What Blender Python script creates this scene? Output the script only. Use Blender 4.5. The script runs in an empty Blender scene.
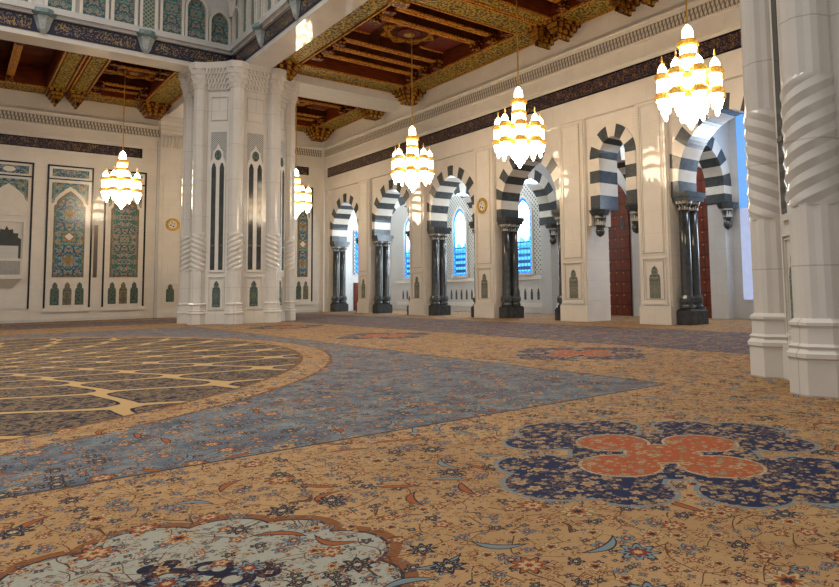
import bpy, bmesh, math, random
from mathutils import Vector, Matrix
random.seed(7)
PI = math.pi
scene = bpy.context.scene
COL = scene.collection

# ------------------------------------------------------------------ camera, world, lights, exposure
F_PX, PX, PY, W_PX, H_PX = 659.0, 492.0, 236.0, 839.0, 587.0
EYE = 1.6
def _cv(x, y): return Vector((x - PX, y - PY, F_PX))
_up = _cv(361, -8030).normalized()
_dy = _cv(-52, 296.4); _dy = (_dy - _up * _dy.dot(_up)).normalized()
_dx = _dy.cross(_up).normalized()
if _dx.x < 0: _dx = -_dx
RM = Matrix((_dx, _dy, _up))                       # camera axes (right, down, forward) -> world
right = RM @ Vector((1, 0, 0)); down = RM @ Vector((0, 1, 0)); fwd = RM @ Vector((0, 0, 1))
cam_d = bpy.data.cameras.new('camera'); cam = bpy.data.objects.new('camera', cam_d); COL.objects.link(cam)
m = Matrix.Identity(4)
for i in range(3):
    m[i][0] = right[i]; m[i][1] = -down[i]; m[i][2] = -fwd[i]
m[0][3], m[1][3], m[2][3] = 0, 0, EYE
cam.matrix_world = m
cam_d.sensor_width = 36.0; cam_d.lens = 36.0 * F_PX / W_PX
cam_d.shift_x = (W_PX / 2 - PX) / W_PX; cam_d.shift_y = (PY - H_PX / 2) / W_PX
cam_d.clip_start = 0.05; cam_d.clip_end = 500
scene.camera = cam

wd = bpy.data.worlds.new('hall_air'); scene.world = wd; wd.use_nodes = True
wd.node_tree.nodes['Background'].inputs[0].default_value = (1.0, 0.96, 0.92, 1)
wd.node_tree.nodes['Background'].inputs[1].default_value = 0.56

def area(name, loc, rot, sx, sy, power, colour, spread=180):
    d = bpy.data.lights.new(name, 'AREA'); d.shape = 'RECTANGLE'; d.size = sx; d.size_y = sy
    d.energy = power; d.color = colour; d.spread = math.radians(spread)
    o = bpy.data.objects.new(name, d); o.location = loc; o.rotation_euler = rot; COL.objects.link(o)
    return o
# daylight through the windows of the side aisle
for _y, _p in ((45.4, 420), (38.65, 420), (31.75, 420), (14.2, 300)):
    area('window_daylight', (28.6, _y, 5.0), (0, math.radians(90), 0), 4.2, 1.5, _p, (0.80, 0.91, 1.0))
# fill lights added under the aisle ceiling to brighten it, no fittings seen
for _y in (45.4, 38.65, 31.75, 25.0, 19.3, 13.4):
    area('aisle_fill', (26.6, _y, 10.1), (0, 0, 0), 1.6, 1.6, 170, (0.86, 0.93, 1.0))
# the light of the dome over the middle of the hall
area('dome_light', (-4.4, 20.2, 30), (0, 0, 0), 14, 14, 4300, (1.0, 0.92, 0.80), 105)

scene.view_settings.view_transform = 'Standard'; scene.view_settings.look = 'None'
scene.view_settings.exposure = 0.0; scene.view_settings.gamma = 1.0
scene.view_settings.use_curve_mapping = False

# ------------------------------------------------------------------ node helpers
class X:
    """a scalar socket with arithmetic"""
    nt = None
    def __init__(s, v): s.v = v
    def _m(s, op, *o, clamp=False):
        n = X.nt.nodes.new('ShaderNodeMath'); n.operation = op; n.use_clamp = clamp
        for i, a in enumerate((s,) + o):
            a = a.v if isinstance(a, X) else a
            if isinstance(a, (int, float)): n.inputs[i].default_value = a
            else: X.nt.links.new(a, n.inputs[i])
        return X(n.outputs[0])
    def __add__(s, o): return s._m('ADD', o)
    __radd__ = __add__
    def __sub__(s, o): return s._m('SUBTRACT', o)
    def __rsub__(s, o): return X(o)._m('SUBTRACT', s)
    def __mul__(s, o): return s._m('MULTIPLY', o)
    __rmul__ = __mul__
    def __truediv__(s, o): return s._m('DIVIDE', o)
    def lt(s, o): return s._m('LESS_THAN', o)
    def gt(s, o): return s._m('GREATER_THAN', o)
    def mn(s, o): return s._m('MINIMUM', o)
    def mx(s, o): return s._m('MAXIMUM', o)
    def abs(s): return s._m('ABSOLUTE')
    def cos(s): return s._m('COSINE')
    def sin(s): return s._m('SINE')
    def sqrt(s): return s._m('SQRT')
    def frac(s): return s._m('FRACT')
    def floor(s): return s._m('FLOOR')
    def atan2(s, o): return s._m('ARCTAN2', o)
    def wrap(s, a, b): return s._m('WRAP', b, a)
    def sat(s): return s._m('ADD', 0.0, clamp=True)
    def inv(s): return 1.0 - s

def new_mat(name):
    mt = bpy.data.materials.new(name); mt.use_nodes = True
    nt = mt.node_tree; X.nt = nt
    return mt, nt, nt.nodes['Principled BSDF']
def L(a, b): X.nt.links.new(a, b)
def coord(kind='Object'):
    n = X.nt.nodes.new('ShaderNodeTexCoord'); return n.outputs[kind]
def sep(v):
    n = X.nt.nodes.new('ShaderNodeSeparateXYZ'); L(v, n.inputs[0]); return X(n.outputs[0]), X(n.outputs[1]), X(n.outputs[2])
def comb(x, y, z=0.0):
    n = X.nt.nodes.new('ShaderNodeCombineXYZ')
    for i, a in enumerate((x, y, z)):
        a = a.v if isinstance(a, X) else a
        if isinstance(a, (int, float)): n.inputs[i].default_value = a
        else: L(a, n.inputs[i])
    return n.outputs[0]
def noise(v, scale, detail=2.0, rough=0.5, dist=0.0, col=False):
    n = X.nt.nodes.new('ShaderNodeTexNoise'); L(v, n.inputs['Vector'])
    n.inputs['Scale'].default_value = scale; n.inputs['Detail'].default_value = detail
    n.inputs['Roughness'].default_value = rough; n.inputs['Distortion'].default_value = dist
    return n.outputs['Color'] if col else X(n.outputs['Fac'])
def vor(v, scale, feature='F1', dim='2D', rnd=1.0):
    n = X.nt.nodes.new('ShaderNodeTexVoronoi'); n.voronoi_dimensions = dim; n.feature = feature
    L(v, n.inputs['Vector']); n.inputs['Scale'].default_value = scale; n.inputs['Randomness'].default_value = rnd
    return n
def rgb(c):
    n = X.nt.nodes.new('ShaderNodeRGB'); n.outputs[0].default_value = (*c, 1); return n.outputs[0]
def mix(f, a, b, mode='MIX'):
    n = X.nt.nodes.new('ShaderNodeMix'); n.data_type = 'RGBA'; n.blend_type = mode
    f = f.v if isinstance(f, X) else f
    if isinstance(f, (int, float)): n.inputs[0].default_value = f
    else: L(f, n.inputs[0])
    for s, c in ((6, a), (7, b)):
        if isinstance(c, tuple): n.inputs[s].default_value = (*c, 1)
        else: L(c, n.inputs[s])
    return n.outputs[2]
def ramp(f, stops, const=True):
    n = X.nt.nodes.new('ShaderNodeValToRGB'); r = n.color_ramp
    r.interpolation = 'CONSTANT' if const else 'LINEAR'
    while len(r.elements) < len(stops): r.elements.new(0.5)
    for e, (p, c) in zip(r.elements, stops): e.position = p; e.color = (*c, 1)
    L(f.v, n.inputs[0]); return n.outputs[0]
def bump(h, strength=0.3, dist=0.02):
    n = X.nt.nodes.new('ShaderNodeBump'); n.inputs['Strength'].default_value = strength; n.inputs['Distance'].default_value = dist
    L(h.v if isinstance(h, X) else h, n.inputs['Height']); return n.outputs[0]
def setp(b, base=None, rough=None, metal=None, emit=None, estr=None, normal=None, spec=None):
    if base is not None:
        if isinstance(base, tuple): b.inputs['Base Color'].default_value = (*base, 1)
        else: L(base, b.inputs['Base Color'])
    for k, v in (('Roughness', rough), ('Metallic', metal), ('Emission Strength', estr), ('Specular IOR Level', spec)):
        if v is None: continue
        if isinstance(v, X): L(v.v, b.inputs[k])
        else: b.inputs[k].default_value = v
    if emit is not None:
        if isinstance(emit, tuple): b.inputs['Emission Color'].default_value = (*emit, 1)
        else: L(emit, b.inputs['Emission Color'])
    if normal is not None: L(normal, b.inputs['Normal'])

def wall_uv():
    """distance along the wall (tangent to the face) and height"""
    x, y, z = sep(coord()); nx, ny, nz = sep(coord('Normal')); return y * nx - x * ny, z

M = {}
def plain(key, c, rough=0.5, metal=0.0, var=0.12, scale=3.0, **k):
    mt, nt, b = new_mat(key)
    n = noise(coord(), scale, 3)
    d = tuple(v * (1 - var) for v in c); e = tuple(min(1, v * (1 + var)) for v in c)
    setp(b, ramp(n, [(0.3, d), (0.7, e)], False), rough, metal, **k); M[key] = mt
def marble(key, c, rough, joint_w, joint_h, vein=0.06, joint=0.88):
    mt, nt, b = new_mat(key)
    u, z = wall_uv()
    n = noise(coord(), 0.9, 5, 0.6)
    base = ramp(n, [(0.3, tuple(v * (1 - vein) for v in c)), (0.72, tuple(min(1, v * (1 + vein)) for v in c))], False)
    row = (z / joint_h).floor()
    fz = (z / joint_h).frac(); fu = ((u / joint_w) + row * 0.5).frac()
    j = fz.lt(0.02 / joint_h).mx(fu.lt(0.02 / joint_w))
    base = mix(j, base, tuple(v * joint for v in c))
    setp(b, base, rough, spec=0.5); M[key] = mt
marble('marble', (0.70, 0.66, 0.595), 0.04, 1.9, 0.95)
marble('marble_grey', (0.58, 0.575, 0.56), 0.12, 1.3, 1.1)
marble('marble_pier', (0.66, 0.625, 0.57), 0.06, 40.0, 1.85, joint=0.72)
plain('plaster', (0.66, 0.65, 0.63), 0.35, var=0.05)
plain('white_stone', (0.71, 0.67, 0.60), 0.16, var=0.05)
plain('dark_stone', (0.062, 0.070, 0.074), 0.22, var=0.25, scale=6)
plain('black_marble', (0.042, 0.046, 0.048), 0.2, var=0.3, scale=5)
plain('black', (0.008, 0.009, 0.012), 0.25)
plain('gold', (0.62, 0.38, 0.08), 0.3, 0.85, var=0.25, scale=12)
plain('bronze', (0.12, 0.10, 0.085), 0.4, 0.5)
plain('slit_glass', (0.03, 0.033, 0.03), 0.08, var=0.5, scale=2)
def m_capital():
    mt, nt, b = new_mat('capital_pale')                # silvery triangles on black
    x, y, z = sep(coord()); w = (x - y); u = x + y
    t = (z / 0.33).frac()
    k = (((u / 0.15).frac() - 0.5).abs() * 2.0).lt(t * 0.95 + 0.02).mx((((w / 0.15).frac() - 0.5).abs() * 2.0).lt(t * 0.8 - 0.1))
    setp(b, mix(k, (0.50, 0.50, 0.47), (0.025, 0.028, 0.03)), 0.3); M['capital_pale'] = mt
m_capital()
plain('slot', (0.05, 0.052, 0.05), 0.4)

def m_wood():
    mt, nt, b = new_mat('wood_red')
    x, y, z = sep(coord()); g = noise(comb(x * 1.0, y * 1.0, z * 9), 1.6, 4, 0.6)
    setp(b, ramp(g, [(0.3, (0.060, 0.009, 0.003)), (0.7, (0.19, 0.036, 0.006))], False), 0.5, spec=0.2); M['wood_red'] = mt
    mt, nt, b = new_mat('wood_dark')
    g = noise(coord(), 2.0, 4, 0.6)
    setp(b, ramp(g, [(0.3, (0.022, 0.004, 0.0015)), (0.7, (0.085, 0.018, 0.004))], False), 0.5, spec=0.15); M['wood_dark'] = mt
    mt, nt, b = new_mat('wood_gilded')                 # dark wood with gilded carved specks
    v = vor(coord(), 7.0, dim='3D'); d = X(v.outputs['Distance'])
    n = noise(coord(), 5.0, 2)
    k = d.lt(0.42).mn(n.gt(0.44))
    setp(b, mix(k, (0.07, 0.012, 0.002), (0.50, 0.24, 0.02)), 0.45, k * 0.4, spec=0.2); M['wood_gilded'] = mt
    mt, nt, b = new_mat('gilded_stripe')
    x, y, z = sep(coord()); s = ((x + y * 0.0) * 5).frac().lt(0.4)
    s2 = noise(coord(), 14, 2).gt(0.46)
    setp(b, mix(s2, (0.18, 0.045, 0.006), (0.62, 0.30, 0.035)), 0.45, s2 * 0.3, spec=0.2); M['gilded_stripe'] = mt
    mt, nt, b = new_mat('gold_frieze')                 # gold relief on olive ground
    v = vor(coord(), 8.0, dim='3D', feature='F1'); d = X(v.outputs['Distance'])
    w = noise(coord(), 9, 3, 0.6, 1.0)
    k = (w - 0.5).abs().lt(0.06).mx(d.lt(0.25))
    k2 = d.gt(0.55)
    c = mix(k, (0.17, 0.115, 0.014), (0.52, 0.34, 0.04)); c = mix(k2, c, (0.06, 0.050, 0.012))
    setp(b, c, 0.5, k * 0.3, spec=0.2); M['gold_frieze'] = mt
m_wood()

def m_door():
    mt, nt, b = new_mat('door_wood')
    u, z = wall_uv()
    n = noise(coord(), 3, 4)
    base = ramp(n, [(0.3, (0.11, 0.017, 0.007)), (0.7, (0.20, 0.038, 0.012))], False)
    fu = ((u / 0.42).frac() - 0.5).abs(); fz = ((z / 0.62).frac() - 0.5).abs()
    base = mix(fu.gt(0.44).mx(fz.gt(0.45)), base, (0.05, 0.012, 0.006))
    setp(b, base, 0.3); M['door_wood'] = mt
m_door()

def m_tile(key, ground, blue, gold, pale, scale, mirror=None):
    mt, nt, b = new_mat(key)
    u, z = wall_uv()
    u = u.abs(); z = (((z / 2.9).frac() - 0.5).abs()) * 2.9      # mirrored ornament
    p = comb(u, z)
    w = noise(p, 2.2 * scale, 2, 0.5, 1.4)
    v = vor(p, 3.0 * scale, rnd=0.75); d = X(v.outputs['Distance']); cx, cy, cz = sep(v.outputs['Color'])
    v2 = vor(p, 7.5 * scale, rnd=0.9); d2 = X(v2.outputs['Distance']); ex, ey, ez = sep(v2.outputs['Color'])
    c = mix(noise(p, 1.1 * scale, 1).gt(0.5), ground, blue)
    c = mix((w - 0.5).abs().lt(0.025), c, pale)
    c = mix(((w * 3).frac() - 0.5).abs().lt(0.07), c, pale)
    c = mix(d2.lt(0.26).mn(ex.gt(0.35)), c, pale)
    c = mix(d2.lt(0.16), c, gold)
    c = mix(d.lt(0.30).mn(cx.gt(0.45)), c, gold)
    c = mix(d.lt(0.17).mn(cx.gt(0.45)), c, pale)
    c = mix(d.lt(0.09), c, (0.20, 0.04, 0.03))
    setp(b, c, 0.25); M[key] = mt
m_tile('tile_blue', (0.025, 0.14, 0.18), (0.02, 0.085, 0.17), (0.32, 0.20, 0.04), (0.30, 0.38, 0.36), 1.0)
m_tile('tile_green', (0.02, 0.14, 0.12), (0.015, 0.10, 0.12), (0.36, 0.16, 0.14), (0.36, 0.38, 0.30), 1.25)
m_tile('tile_niche', (0.015, 0.09, 0.08), (0.01, 0.05, 0.07), (0.16, 0.13, 0.03), (0.16, 0.20, 0.17), 2.6)
m_tile('tile_niche_brown', (0.10, 0.085, 0.05), (0.05, 0.055, 0.07), (0.20, 0.16, 0.05), (0.28, 0.26, 0.19), 2.6)
m_tile('tile_niche_grey', (0.10, 0.12, 0.10), (0.055, 0.075, 0.07), (0.20, 0.18, 0.10), (0.30, 0.32, 0.27), 2.6)
m_tile('tile_dome', (0.022, 0.13, 0.13), (0.03, 0.09, 0.12), (0.30, 0.17, 0.07), (0.22, 0.30, 0.28), 1.15)

def m_script(key, ground, gold, scale):
    mt, nt, b = new_mat(key)
    u, z = wall_uv()
    w = noise(comb(u * 2.2, z * 4.5), scale, 2.0, 0.55, 1.1)
    s1 = ((w * 2).frac() - 0.5).abs().lt(0.09)
    w2 = noise(comb(u * 4.0 + 40, z * 2.5), scale, 1.0, 0.5, 0.6)
    s2 = ((w2 * 2.5).frac() - 0.5).abs().lt(0.07)
    dots = X(vor(comb(u, z), 9.0).outputs['Distance']).lt(0.2)
    setp(b, mix(s1.mx(s2).mx(dots), ground, gold), 0.3); M[key] = mt
m_script('script_band', (0.010, 0.010, 0.032), (0.24, 0.13, 0.045), 1.3)
m_script('script_band_bright', (0.010, 0.012, 0.045), (0.34, 0.22, 0.06), 1.3)

def m_lace():
    mt, nt, b = new_mat('lace')
    u, z = wall_uv()
    f = (u / 0.19); a = ((f + (z * 1.3)).frac() - 0.5).abs(); c = ((f - (z * 2.9)).frac() - 0.5).abs()
    k = a.lt(0.20).mx(c.lt(0.10))
    setp(b, mix(k, (0.62, 0.57, 0.49), (0.16, 0.145, 0.125)), 0.35); M['lace'] = mt
    mt, nt, b = new_mat('lattice')
    u, z = wall_uv()
    a = ((u + z) / 0.30).frac(); c = ((u - z) / 0.30).frac()
    k = (a - 0.5).abs().lt(0.30).mn((c - 0.5).abs().lt(0.30))
    setp(b, mix(k, (0.66, 0.64, 0.60), (0.16, 0.19, 0.17)), 0.35); M['lattice'] = mt
    mt, nt, b = new_mat('grille')
    u, z = wall_uv()
    a = ((u + z) / 0.12).frac(); c = ((u - z) / 0.12).frac()
    k = (a - 0.5).abs().lt(0.32).mn((c - 0.5).abs().lt(0.32))
    setp(b, mix(k, (0.50, 0.49, 0.46), (0.13, 0.15, 0.16)), 0.35); M['grille'] = mt
    mt, nt, b = new_mat('net_green')
    u, z = wall_uv()
    a = ((u + z) / 0.22).frac(); c = ((u - z) / 0.22).frac()
    k = (a - 0.5).abs().gt(0.36).mx((c - 0.5).abs().gt(0.36))
    setp(b, mix(k, (0.05, 0.13, 0.10), (0.36, 0.36, 0.28)), 0.35); M['net_green'] = mt
    mt, nt, b = new_mat('dotted_marble')
    u, z = wall_uv()
    n = noise(coord(), 1.2, 4)
    k = (u / 0.11).frac().lt(0.5).mn((z / 0.11).frac().lt(0.5))
    setp(b, mix(k, (0.60, 0.55, 0.46), (0.20, 0.17, 0.13)), 0.15); M['dotted_marble'] = mt
m_lace()

def m_window():
    mt, nt, b = new_mat('stained_glass')
    u, z = wall_uv()
    n = noise(comb(u, z), 1.3, 2)
    bands = (z / 0.42).frac().lt(0.45).mn(z.lt(1.7)).mn((u / 0.3).frac().gt(0.18))
    bars = ((z / 0.42).frac() - 0.72).abs().lt(0.09).mn(z.lt(2.2)).mx(((u / 0.3).frac() - 0.08).abs().lt(0.06).mn(z.lt(2.2)))
    v = X(vor(comb(u * 1.6, z), 4.0, feature='DISTANCE_TO_EDGE').outputs['Distance'])
    # z runs over several metres: compress
    zz = (z / 5.2)
    c = ramp(zz + (n - 0.5) * 0.35, [(0.0, (0.0, 0.02, 0.10)), (0.17, (0.01, 0.10, 0.45)), (0.30, (0.05, 0.55, 1.5)), (0.40, (0.25, 1.4, 2.4)), (0.50, (4, 8, 10)), (0.85, (7, 9, 10)), (0.99, (0.1, 0.9, 2.2))], False)
    c = mix(bands, c, (0.15, 0.95, 1.9)); c = mix(bars, c, (0.0, 0.03, 0.12))
    c = mix(v.lt(0.03), c, mix(0.75, c, (0.01, 0.2, 0.6)))
    setp(b, (0.02, 0.04, 0.06), 0.2, emit=c, estr=1.0); M['stained_glass'] = mt
    mt, nt, b = new_mat('blue_border_glass')
    v = X(vor(comb(*wall_uv()), 5.0).outputs['Distance'])
    setp(b, (0.01, 0.05, 0.12), 0.2, emit=mix(v.lt(0.3), (0.01, 0.17, 0.85), (0.05, 0.55, 1.4)), estr=1.5); M['blue_border_glass'] = mt
m_window()
plain('lit_plaster_glow', (0.3, 0.32, 0.38), 0.2, emit=(0.42, 0.50, 0.78), estr=0.75)  # emission stands in for daylight falling on plaster
plain('pale_blue_glass', (0.05, 0.08, 0.12), 0.2, emit=(0.16, 0.42, 0.95), estr=1.0)
def m_lamp():
    mt, nt, b = new_mat('lit_crystal')
    x, y, z = sep(coord())
    k = ((z / 0.10).frac() - 0.5).abs().lt(0.12)
    c = mix(k, (1.0, 0.89, 0.72), (1.0, 0.60, 0.22))
    setp(b, (0.9, 0.8, 0.6), 0.2, emit=c, estr=15.5); M['lit_crystal'] = mt
    mt, nt, b = new_mat('gilt_lit')
    n = noise(coord(), 16, 2)
    c = ramp(n, [(0.35, (0.34, 0.11, 0.008)), (0.62, (1.0, 0.50, 0.07))], False)
    setp(b, (0.7, 0.42, 0.08), 0.25, 0.7, emit=c, estr=0.55); M['gilt_lit'] = mt
m_lamp()

# ------------------------------------------------------------------ the carpet's weave
def m_carpet():
    mt, nt, b = new_mat('persian_carpet')
    co = coord(); x, y, z = sep(co); p = comb(x, y)
    wob = noise(p, 3.0, 2, col=True)
    wx, wy, wz = sep(wob)
    NAVY, RED, CREAM, LBLUE, RUST, OLIVE = (0.022, 0.022, 0.038), (0.22, 0.040, 0.016), (0.44, 0.32, 0.18), (0.17, 0.22, 0.235), (0.30, 0.090, 0.024), (0.15, 0.11, 0.045)
    def local(cell, ox, oy, rnd=0.85):
        q = comb(x / cell + ox, y / cell + oy)
        v = vor(q, 1.0, rnd=rnd)
        px_, py_, _ = sep(v.outputs['Position'])
        qx, qy = x / cell + ox, y / cell + oy
        r, g, bl = sep(v.outputs['Color'])
        return qx - px_, qy - py_, X(v.outputs['Distance']), r, g, bl
    # one layer of vines, buds, leaves and blossoms laid over every ground
    ALPHA = []
    def over(mask, c0, colour):
        ALPHA.append(mask); return mix(mask, c0, colour)
    def vine_mask(scale, ox, w):
        n = noise(comb(x + ox, y - ox), scale * 0.8, 1.0, col=True); nx, ny, _ = sep(n)
        return X(vor(comb(x + nx * 1.1 / scale + ox, y + ny * 1.1 / scale), scale, feature='DISTANCE_TO_EDGE').outputs['Distance']).lt(w)
    def flower_l(c, cell, ox, oy, n, rad, keep):
        dx, dy, d, r, g, bl = local(cell, ox, oy)
        a = dy.atan2(dx)
        pet = (0.80 + 0.20 * ((a * n + r * 6.28).cos())) * (rad * (0.65 + 0.5 * g))
        t = d / pet
        A = ramp(t, [(0, CREAM), (0.22, RED), (0.48, NAVY), (0.58, LBLUE), (0.86, NAVY)])
        B = ramp(t, [(0, RED), (0.25, CREAM), (0.55, RUST), (0.85, NAVY)])
        C = ramp(t, [(0, CREAM), (0.25, NAVY), (0.6, CREAM), (0.66, NAVY)])
        D = ramp(t, [(0, NAVY), (0.3, RUST), (0.6, CREAM), (0.88, OLIVE)])
        f = mix(r.gt(0.25), A, B); f = mix(r.gt(0.5), f, C); f = mix(r.gt(0.75), f, D)
        return over(t.lt(1.0).mn(bl.gt(keep)), c, f)
    lay = rgb((0.10, 0.044, 0.019))
    va = vine_mask(2.2, 0.0, 0.011).mn(noise(p, 2.0, 2).gt(0.47)).mx(vine_mask(3.6, 17.0, 0.017).mn(noise(p, 2.7, 2).gt(0.50)))
    ALPHA.append(va)
    # small broken strokes that fill the ground between the blossoms
    st = noise(comb(x * 1.0, y * 1.0), 11.0, 2, 0.6, 1.5)
    stroke = ((st * 3).frac() - 0.5).abs().lt(0.07).mn(noise(p, 6.0, 2).gt(0.50))
    lay = over(stroke, lay, (0.15, 0.055, 0.022))
    lay = flower_l(lay, 0.090, 3.3, 7.7, 4, 0.36, 0.30)
    lay = flower_l(lay, 0.19, 13.3, 2.7, 5, 0.35, 0.30)
    al_s = ALPHA[1]
    for q in ALPHA[2:]: al_s = al_s.mx(q)
    lay_s = lay
    dxl, dyl, dl, rl, gl, bll = local(0.46, 5.5, 1.1, 0.9)
    thl = rl * 6.283
    ul = dxl * thl.cos() + dyl * thl.sin(); vl = dyl * thl.cos() - dxl * thl.sin()
    uu = ul / 0.42; kk = (1.0 - uu * uu).mx(0.0)
    off = (vl - (uu * uu) * 0.30 * (gl * 2.0 - 1.0) + 0.04).abs()
    inside = off.lt(kk * 0.085).mn(bll.gt(0.55)); core = off.lt(kk * 0.085 - 0.026).mn(bll.gt(0.55))
    lay = over(inside, lay, NAVY); lay = mix(core, lay, mix(gl.gt(0.45), LBLUE, RUST))
    lay = flower_l(lay, 0.38, 0.4, 0.9, 8, 0.33, 0.45)
    al = ALPHA[0]
    for q in ALPHA[1:]: al = al.mx(q)
    n1 = noise(p, 0.7, 3); fine = noise(p, 45.0, 2)
    TAN = ramp(n1, [(0.3, (0.34, 0.202, 0.092)), (0.7, (0.44, 0.276, 0.132))], False)
    n2 = noise(p, 1.6, 4, 0.6)
    SLATE = ramp(n2, [(0.32, (0.060, 0.085, 0.125)), (0.5, (0.125, 0.160, 0.195)), (0.68, (0.22, 0.235, 0.235))], False)
    # --- round field of ogee cells
    CX, CY = -4.4, 20.2
    dx, dy = x - CX, y - CY
    r = (dx * dx + dy * dy).sqrt(); th = dy.atan2(dx)
    lr = r.mx(0.3)._m('LOGARITHM', math.e)
    A = (lr - math.log(11.4)) * (2 * PI / 0.272) + PI / 2
    Bc = ((th + math.radians(44.1)) * 31.0).cos() * 1.5708
    m1 = (A - Bc).wrap(-PI, PI).abs(); m2 = (A - PI + Bc).wrap(-PI, PI).abs()
    mline = m1.mn(m2) - (m1 + m2).lt(0.9) * 0.10
    sp = noise(p, 5.5, 2, 0.6, 0.8)
    CELLG = mix(noise(p, 6.0, 2).gt(0.5), (0.014, 0.014, 0.032), (0.042, 0.033, 0.036))
    CELL = mix(((sp * 3).frac() - 0.5).abs().lt(0.19), CELLG, (0.17, 0.118, 0.072))
    circ = mix(mline.lt(0.36), CELL, (0.43, 0.280, 0.125))
    circ = mix(((mline - 0.44).abs()).lt(0.08), circ, (0.012, 0.012, 0.03))
    circ = mix(r.lt(2.0), circ, TAN)
    inring = r.gt(12.05)
    circ = mix(inring, circ, TAN)
    circ = mix((r - 12.05).abs().lt(0.05).mx((r - 12.75).abs().lt(0.05)), circ, (0.14, 0.07, 0.03))
    s = dx.abs().mx(dy.abs())
    incirc = r.lt(12.78)
    zone = mix(s.gt(13.55), mix(incirc, SLATE, circ), TAN)
    DARK = mix(n2.gt(0.5), (0.072, 0.080, 0.120), (0.130, 0.122, 0.140))
    zone = mix(s.gt(18.75).mn(s.lt(24.9)), zone, DARK)
    edge = (s - 13.55).abs().lt(0.022).mx((s - 18.75).abs().lt(0.03)).mx((s - 24.9).abs().lt(0.03))
    # --- medallions in the cream border: unions of round lobes, eightfold symmetric
    def fold(mx_, my_, sc=1.0):
        ax, ay = ((x - mx_) / sc).abs(), ((y - my_) / sc).abs()
        return ax.mx(ay), ax.mn(ay)
    def lobes(u, v, cs):
        d = None
        for cu_, cv_, rr in cs:
            q = ((u - cu_) * (u - cu_) + (v - cv_) * (v - cv_)).sqrt() - rr
            d = q if d is None else d.mn(q)
        return d
    MED = []
    def navy_medallion(c, mx_, my_):
        u, v = fold(mx_, my_)
        d = lobes(u, v, [(0, 0, 0.86), (1.38, 0.0, 0.46), (1.16, 0.54, 0.34), (0.98, 0.15, 0.46)])
        c = mix(d.lt(0.045), c, (0.17, 0.21, 0.23)); c = mix(d.lt(0.0), c, (0.014, 0.022, 0.062)); MED.append(d.lt(0.045))
        d = lobes(u, v, [(0, 0, 0.34), (0.62, 0.0, 0.35)])
        c = mix(d.lt(0.03), c, (0.40, 0.33, 0.24)); return mix(d.lt(0.0), c, (0.36, 0.080, 0.026))
    def light_medallion(c, mx_, my_):
        u, v = fold(mx_, my_)
        d = lobes(u, v, [(0, 0, 0.88), (0.86, 0.0, 0.34), (0.74, 0.45, 0.30), (0.98, 0.0, 0.17)])
        c = mix(d.lt(0.10), c, (0.22, 0.085, 0.032)); c = mix(d.lt(0.022), c, (0.03, 0.03, 0.04)); c = mix(d.lt(0.0), c, (0.33, 0.325, 0.27))
        d = lobes(u, v, [(0, 0, 0.16), (0.27, 0.0, 0.13), (0.26, 0.20, 0.10), (0.46, 0.05, 0.07)])
        return mix(d.lt(0.0).mn(lobes(u, v, [(0.27, 0.0, 0.055), (0.0, 0.0, 0.06), (0.26, 0.2, 0.04)]).gt(0.0)), c, (0.012, 0.014, 0.035))
    zone = navy_medallion(zone, 5.35, 3.97)
    zone = light_medallion(zone, 1.02, 3.90)
    zone = navy_medallion(zone, 11.95, 11.2)
    zone = navy_medallion(zone, 12.0, 20.6)
    zone = navy_medallion(zone, 12.0, 29.5)
    med = MED[0]
    for q in MED[1:]: med = med.mx(q)
    outside = 1.0 - incirc * (1.0 - inring)
    zone = mix((1.0 - med) * al * outside, zone, lay)
    zone = mix(med * al_s, zone, mix(0.5, lay_s, (0.40, 0.27, 0.14)))
    zone = mix(edge, zone, (0.045, 0.036, 0.036))
    zone = mix(fine * 0.30, zone, (0.0, 0.0, 0.0))
    setp(b, zone, 0.9, spec=0.15, normal=bump(noise(p, 60, 2), 0.25, 0.01)); M['carpet'] = mt
m_carpet()

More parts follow.
